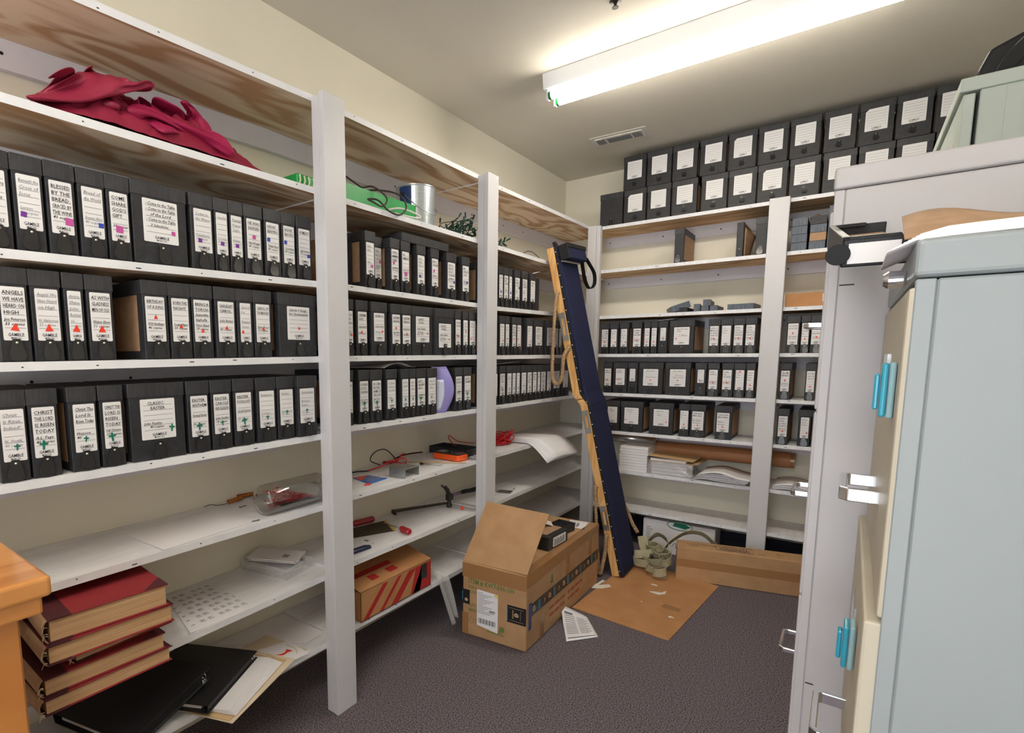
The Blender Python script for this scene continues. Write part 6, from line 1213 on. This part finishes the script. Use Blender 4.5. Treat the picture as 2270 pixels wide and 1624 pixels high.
UL = [(.925, 1.90, .05), (.93, 1.94, .12), (.90, 2.02, .165), (.84, 2.06, .175), (.795, 2.05, .13), (.80, 2.0, .085), (.85, 1.97, .07), (.89, 1.95, .10), (.92, 1.98, .165), (.985, 2.06, .215), (1.06, 2.10, .215), (1.13, 2.12, .16)]
text_on_ribbon(UL, (.15, -.75, .65), 'NO CON', .036, .10).build('stencilled_text', PENCIL, s1); text_on_ribbon(UL, (.15, -.75, .65), 'NO CON', .036, .56).build('stencilled_text', PENCIL, s1); r.location = (-.014, 0, 0)
MB().lathe([(.016, 0), (.02, .003), (.02, .012), (.012, .016)], 18, M=Matrix.Translation((.835, 1.93, .085)) @ Matrix.Rotation(1.2, 4, 'X')).build('buckle', GUN, r)
# ------------------------------------------------------------------ leaning padded stretcher
ST = empty('folding_stretcher', (0, 0, 0)); tag(ST, 'navy canvas padded wooden carrying stretcher leaning in the shelf corner', 'stretcher')
b0 = Vector((.685, 1.718, .003)); t0 = Vector((.304, 1.615, 1.775)); ls = (t0-b0).length; s_ = (t0-b0).normalized(); w_ = (Vector((0, 1, 0))-s_*s_.y).normalized(); n_ = w_.cross(s_).normalized()
def SP(s, w, n): return b0+s_*s+w_*w+n_*n
def off(s, k=1):
    k1, k2 = .955, 1.015
    if s <= k1: return k*.014*s/k1
    if s <= k2: return k*(.014-.030*(s-k1)/(k2-k1))
    return k*-.016*(1-(s-k2)/(ls-k2))
SS = [0, .3, .6, .955, 1.015, 1.3, 1.6, ls]
def long_piece(name, w0, w1, n0, n1, mt, parent=ST, s0=0, s1=None, bev=.002, k_=1):
    s1 = ls if s1 is None else s1; ss = [s for s in SS if s0 < s < s1]; ss = [s0]+ss+[s1]
    vs = []; fs = []
    for s in ss: o_ = off(s, k_); vs += [SP(s, w0, n0+o_), SP(s, w1, n0+o_), SP(s, w1, n1+o_), SP(s, w0, n1+o_)]
    for i in range(len(ss)-1):
        for k in range(4): fs.append((i*4+k, i*4+4+k, i*4+4+(k+1) % 4, i*4+(k+1) % 4))
    fs += [(0, 1, 2, 3), (len(vs)-1, len(vs)-2, len(vs)-3, len(vs)-4)]
    return MB().add(vs, fs).build(name, mt, parent, bevel=bev)
WD = .235
long_piece('side_rail', 0, .022, 0, .040, PINE, s1=.985); long_piece('side_rail', 0, .022, 0, .040, PINE, s0=.99)
long_piece('side_rail', WD-.022, WD, 0, .040, PINE, s1=.985); long_piece('side_rail', WD-.022, WD, 0, .040, PINE, s0=.99)
long_piece('under_board', .022, WD-.022, .006, .038, PINE)
long_piece('edge_binding', -.001, WD+.001, .040, .055, BLK)
cv = long_piece('canvas_pad', .003, WD-.003, .046, .066, NAVY, bev=.005, k_=.45)
m = MB()
for k in range(29):
    s = .03+k*(ls-.06)/28
    for w in (-.0012, WD+.0012):
        c = SP(s, w, .0475+off(s)); m.lathe([(.0001, -.001), (.0032, -.001), (.0028, .0014), (.0001, .0022)], 8, M=Matrix.Translation(c) @ Matrix.Rotation(math.pi/2 if w < 0 else -math.pi/2, 4, 'X'))
m.build('upholstery_nail', RIVET, ST)['kind'] = 'stuff'
def plate_on(s0, s1):
    c = MB(); vs = []
    for s, n in ((s0, .004), (s1, .004), (s1, .036), (s0, .036)): vs.append(SP(s, -.0022, n+off(s)))
    for s, n in ((s0+.03, .013), (s1-.03, .013), (s1-.03, .027), (s0+.03, .027)): vs.append(SP(s, -.0022, n+off(s)))
    c.add(vs, [(0, 1, 5, 4), (1, 2, 6, 5), (2, 3, 7, 6), (3, 0, 4, 7)]); o = c.build('strike_plate', STEEL, ST); o.modifiers.new('t', 'SOLIDIFY').thickness = .002
    q = MB(); [q.cyl(SP(s, -.0035, .020+off(s)), SP(s, -.002, .020+off(s)), .0035, 10) for s in (s0+.012, s1-.012)]; q.build('screw', CHROME, o)
plate_on(1.315, 1.465); plate_on(.80, .925); plate_on(.26, .395)
def ropeloop(pts, _p=None, name='rope_handle', rad=.0105):
    P = wavy(pts, 14); m = MB(); K = len(P)
    for ph in range(3):
        Q = []; L_ = 0; u = None
        for i, p in enumerate(P):
            t = (P[min(i+1, K-1)]-P[max(i-1, 0)]).normalized()
            if i: L_ += (P[i]-P[i-1]).length
            if u is None: u = t.orthogonal().normalized()
            u = (u-t*u.dot(t)).normalized(); v = t.cross(u); a = ph*2*math.pi/3+L_*170
            Q.append(p+u*math.cos(a)*rad*.5+v*math.sin(a)*rad*.5)
        m.tube(Q, rad*.56, 6)
    return m.build(name, ROPE, ST, smooth=True)
ropeloop([SP(1.575, .004, .018), SP(1.56, -.014, .012), (.366, 1.60, 1.42), (.361, 1.60, 1.24), (.361, 1.60, 1.11), (.375, 1.60, 1.062), (.400, 1.60, 1.058), (.418, 1.60, 1.10), (.424, 1.60, 1.20), SP(1.27, -.014, .018), SP(1.285, .004, .02)])
ropeloop([SP(.50, .004, .014), SP(.49, -.014, .010), (.604, 1.675, .30), (.618, 1.675, .12), (.624, 1.68, .03), (.636, 1.68, .024), (.644, 1.68, .07), (.652, 1.69, .14), SP(.225, -.012, .018), SP(.235, .004, .018)], ST)
ropeloop([SP(.50, WD-.003, .02), SP(.46, WD+.02, .018), (.665, 1.985, .32), (.700, 1.99, .24), (.735, 1.985, .19)], ST)
# head block with strap loop across the top
m = MB(); s0, s1 = ls-.085, ls-.006; o_ = 0
def blk(w0, w1, n0, n1, sa, sb): return [[SP(sa, w0, n0), SP(sa, w1, n0), SP(sa, w1, n1), SP(sa, w0, n1)], [SP(sb, w0, n0), SP(sb, w1, n0), SP(sb, w1, n1), SP(sb, w0, n1)]]
hb = MB().hexa(*blk(-.004, WD+.012, .067, .076, s0-.004, s1)).build('head_block', mat('bare_cream_wood', (214, 204, 188), .6), ST, bevel=.002)
MB().hexa(*blk(-.004, WD+.014, .076, .118, s0, s1)).build('head_cushion', NAVY, hb, bevel=.008, seg=3)
MB().hexa(*blk(-.006, WD+.016, .108, .122, s1-.02, s1+.003)).build('cushion_binding', BLK, hb, bevel=.002); MB().hexa(*blk(-.006, .010, .067, .118, s0, s1+.002)).build('cushion_binding', BLK, hb, bevel=.002)
MB().hexa([SP(ls-.06, -.002, .04), SP(ls-.06, .02, .04), SP(ls-.06, .02, .066), SP(ls-.06, -.002, .066)], [SP(ls+.03, .02, .03), SP(ls+.02, .04, .03), SP(ls+.02, .04, .05), SP(ls+.03, .02, .05)]).build('corner_binding', BLK, ST, bevel=.002)
e0 = SP(s0, WD+.01, .085)
m = ribbon([e0+Vector((0, .0, .01)), e0+Vector((.004, .012, -.04)), e0+Vector((.01, .035, -.10)), e0+Vector((.02, .075, -.135)), e0+Vector((.035, .105, -.11)), e0+Vector((.035, .10, -.05)), e0+Vector((.02, .06, .0)), e0+Vector((.01, .03, .03))], .024, .003, (1, -.35, 0)); m.build('strap_loop', BLK, hb)
# ------------------------------------------------------------------ filing cabinets on the right
def handle_d(parent, x, y0, y1, z, out=.034, sec=.006, hz=.010):
    m = MB(); c = .008
    pts = [(x, y0), (x-out+c, y0), (x-out, y0+c), (x-out, y1-c), (x-out+c, y1), (x, y1)]
    vs = []; K = len(pts)
    cen = ((x-out/2), (y0+y1)/2)
    ins = [(x, y0+sec), (x-out+c+.002, y0+sec), (x-out+sec, y0+c+.002), (x-out+sec, y1-c-.002), (x-out+c+.002, y1-sec), (x, y1-sec)]
    for a, b in zip(pts, ins): vs += [(a[0], a[1], z-hz/2), (b[0], b[1], z-hz/2), (b[0], b[1], z+hz/2), (a[0], a[1], z+hz/2)]
    fs = []
    for i in range(K-1):
        for k in range(4): fs.append((i*4+k, i*4+(k+1) % 4, (i+1)*4+(k+1) % 4, (i+1)*4+k))
    m.add(vs, fs); return m.build('handle', CHROME, parent, bevel=.0018, seg=2, smooth=False)
def cabinet(name, x0, y0, x1, y1, h, n, body, lidm, drawer, label, lidh, dz0, dh):
    r = empty(name, (0, 0, 0)); tag(r, label, 'filing cabinet')
    MB().box(x0+.018, x1, y0, y1, .002, h-lidh).build('body', body, r, bevel=.002)
    MB().box(x0+.002, x1+.002, y0-.0025, y1+.001, h-lidh+.0012, h).build('top_cap', lidm, r, bevel=.005, seg=3)
    MB().box(x0+.004, x0+.018, y0, y0+.012, .002, h-lidh).box(x0+.004, x0+.018, y1-.012, y1, .002, h-lidh).build('front_stile', body, r, bevel=.001)
    for k in range(n):
        zt = dz0-k*dh
        xd = x0-(.009 if (k == 1 and h < 1.4) else 0)
        d = MB().box(xd, xd+.020, y0+.002, y1-.016, zt-dh+.005, zt).build('drawer', drawer, r, bevel=.003, seg=2)
        handle_d(d, xd, y0+(y1-y0)*(.32 if h < 1.4 else .36), y0+(y1-y0)*(.56 if h < 1.4 else .60), zt-.226 if h < 1.4 else zt-.18, **(dict(out=.037, sec=.008, hz=.016) if h < 1.4 else {}))
        MB().box(xd-.003, xd, y0+(y1-y0)*.40, y0+(y1-y0)*.58, zt-.10, zt-.06).build('label_holder', CHROME, d)
    return r
CA = cabinet('filing_cabinet', 1.667, -.495, 2.40, -.035, 1.32, 4, CABIN, CABIN, CABBEI, 'nearest pale grey steel filing cabinet with chrome handles, filling the right foreground', .035, 1.278, .318)
m = MB().lathe([(.009, 0), (.009, .012), (.006, .016)], 20, M=Matrix.Translation((1.667, -.40, 1.295)) @ Matrix.Rotation(-math.pi/2, 4, 'Y')).build('lock', CHROME, CA)
CB = cabinet('filing_cabinet', 1.586, .003, 2.36, .42, 1.522, 4, CABINW, CABINW, CABINW, 'taller off-white steel filing cabinet standing behind the nearest grey one', .037, 1.452, .336)
m = MB()
for (y, z, l) in ((.003, 1.33, .02), (.003, .62, .012), (.003, .44, .016)): m.box(1.606, 1.606+l, y-.0006, y+.0005, z, z+.0022)
m.build('scratch', DGREY, CB)
# turquoise clips and cream strip on the drawers of the near cabinet
def clip(x, y, z, rx, label):
    r = empty('magnetic_clip', (x, y, z), rot=(rx, 0, 0)); tag(r, label, 'magnetic clip')
    MB().box(-.0115, -.0062, 0, .022, -.027, .027).build('front_leaf', BLUECLIP, r, bevel=.0024, seg=3)
    MB().box(-.0058, -.0005, -.001, .023, -.028, .028).build('back_leaf', CLRP, r, bevel=.0024, seg=3)
    MB().box(-.0165, -.0120, .006, .018, -.020, .016).build('squeeze_lever', BLUECLIP, r, bevel=.0015)
clip(1.667, -.452, 1.183, 0, 'upper turquoise plastic magnetic clip on the nearest cabinet front')
o = clip(1.657, -.40, .885, .15, 'lower turquoise plastic magnetic clip on the nearest cabinet front')
# papers and kraft folder on top of the near cabinet
za = 1.3205
for k in range(9):
    def fn(u, v, k=k):
        x = 1.650+.50*u; dd = max(0, 1.672-x)
        return (x+.003*k, -.478+.14*v+.004*k, za+.002+.0017*k+.002*math.sin(3*u)-dd**1.2*.9*(1-.06*k))
    sheet_curl('paper_pile_sheet', fn, 26, 5, PAPER, 'white paper in loose pile on nearest cabinet, '+('lowest', 'second from bottom', 'third from bottom', 'fourth from bottom', 'middle', 'fourth from top', 'third from top', 'second from top', 'topmost')[k], 'sheet of paper', 'papers on the nearest cabinet', th=.0013)
sheet_curl('kraft_folder', lambda u, v: (1.668+.48*u, -.325+.10*v, za+.026+.020*u+(.036+.010*math.cos(17*u-.9))*v), 40, 6, KRAFT, 'warped brown kraft folder rising behind the white papers on nearest cabinet', 'folder', th=.002)
BX_ = Matrix.Translation((1.612, -.292, za+.004)) @ Matrix.Rotation(.10, 4, 'Z') @ Matrix.Rotation(.24, 4, 'X')
r = empty('file_box', (0, 0, 0)); tag(r, 'open black and brown file box overhanging the nearest cabinet top', 'storage box')
MB().box(0, .07, 0, .25, 0, .003, M=BX_).box(0, .003, 0, .25, 0, .034, M=BX_).box(0, .07, 0, .003, 0, .034, M=BX_).box(0, .07, .247, .25, 0, .034, M=BX_).build('body', BLACKB, r, bevel=.0012)
MB().box(.006, .066, .008, .24, .018, .020, M=BX_).build('side_panel', KRAFT, r); MB().box(0, .008, 0, .25, .031, .036, M=BX_).box(0, .055, 0, .010, .031, .036, M=BX_).box(0, .045, .236, .25, .031, .036, M=BX_).build('edge_binding', VINYL, r, bevel=.001)
MB().box(.006, .055, -.0014, .001, .004, .028, M=BX_).build('label', LABEL, r)
MB().lathe([(.012, 0), (.0125, .0008), (.012, .0016)], 28, M=BX_ @ Matrix.Translation((-.004, -.002, .016)) @ Matrix.Rotation(math.pi/2, 4, 'X')).build('pull_tab', BLK, r)
# storage cupboard
r = empty('storage_cupboard', (0, 0, 0)); tag(r, 'pale green steel storage cupboard standing behind the filing cabinets', 'cupboard')
x0, y0, x1, y1, h = 1.781, .634, 2.30, 1.54, 1.832
MB().box(x0+.034, x1, y0, y1, .002, h-.03).build('body', CABGRN, r, bevel=.002)
MB().box(x0+.075, x1-.03, y0-.0014, y0+.001, .1, h-.034).build('side_panel', CABGRN, r, bevel=.0006)
MB().box(x0, x1+.002, y0-.003, y1+.003, h-.030, h).build('top_cap', CABGRN, r, bevel=.003, seg=2)
for a, b in ((y0+.002, y0+.452), (y0+.455, y1-.002)):
    d = MB().box(x0+.007, x0+.027, a, b, .06, h-.034).build('door', CABGRN, r, bevel=.002)
    MB().box(x0+.003, x0+.007, (b-.05 if a < 1 else a+.03), (b-.03 if a < 1 else a+.05), .85, 1.0).build('handle', CHROME, d, bevel=.002)
m = MB(); m.slab([(x0+.006, y0+.10, 1.60), (x0+.006, y0+.24, 1.60), (x0+.006, y0+.24, 1.72), (x0+.006, y0+.10, 1.72)], .0004); o = m.build('paper_notice', PAPERAGED, r)
r = empty('black_bag', (1.80, .70, h+.001)); tag(r, 'black carrying case lying on top of pale green cupboard', 'case')
m = MB(); P_ = [(.025, .0), (.012, .03), (.03, .075), (.10, .105), (.22, .12), (.40, .12), (.45, .06), (.45, 0)]
k = len(P_); m.add([(x, .0, z) for x, z in P_]+[(x+.02, .28, z*.9) for x, z in P_], [tuple(reversed(range(k))), tuple(range(k, 2*k))]+[(i, (i+1) % k, k+(i+1) % k, k+i) for i in range(k)][::1]); m.build('case_body', BLK, r, bevel=.008, seg=2)
m = ribbon([(.05, -.004, .0), (.07, -.012, .045), (.12, -.014, .085), (.22, -.012, .10), (.40, -.01, .10)], .03, .003, (0, -.3, 1)); m.build('flap_edge', VINYL, r)
# ------------------------------------------------------------------ orange wooden stand at the lower left
r = empty('wooden_cabinet', (0, 0, 0)); tag(r, 'orange varnished wooden cabinet with moulded top at lower left corner', 'cabinet')
MB().box(.36, .777, -1.55, -.912, .888, .918).build('top', ORNG, r, bevel=.006, seg=3)
MB().box(.37, .767, -1.54, -.922, .862, .888).build('moulding', ORNG, r, bevel=.004, seg=2)
MB().box(.385, .742, -1.52, -.945, .002, .862).build('body', ORNG, r, bevel=.003)
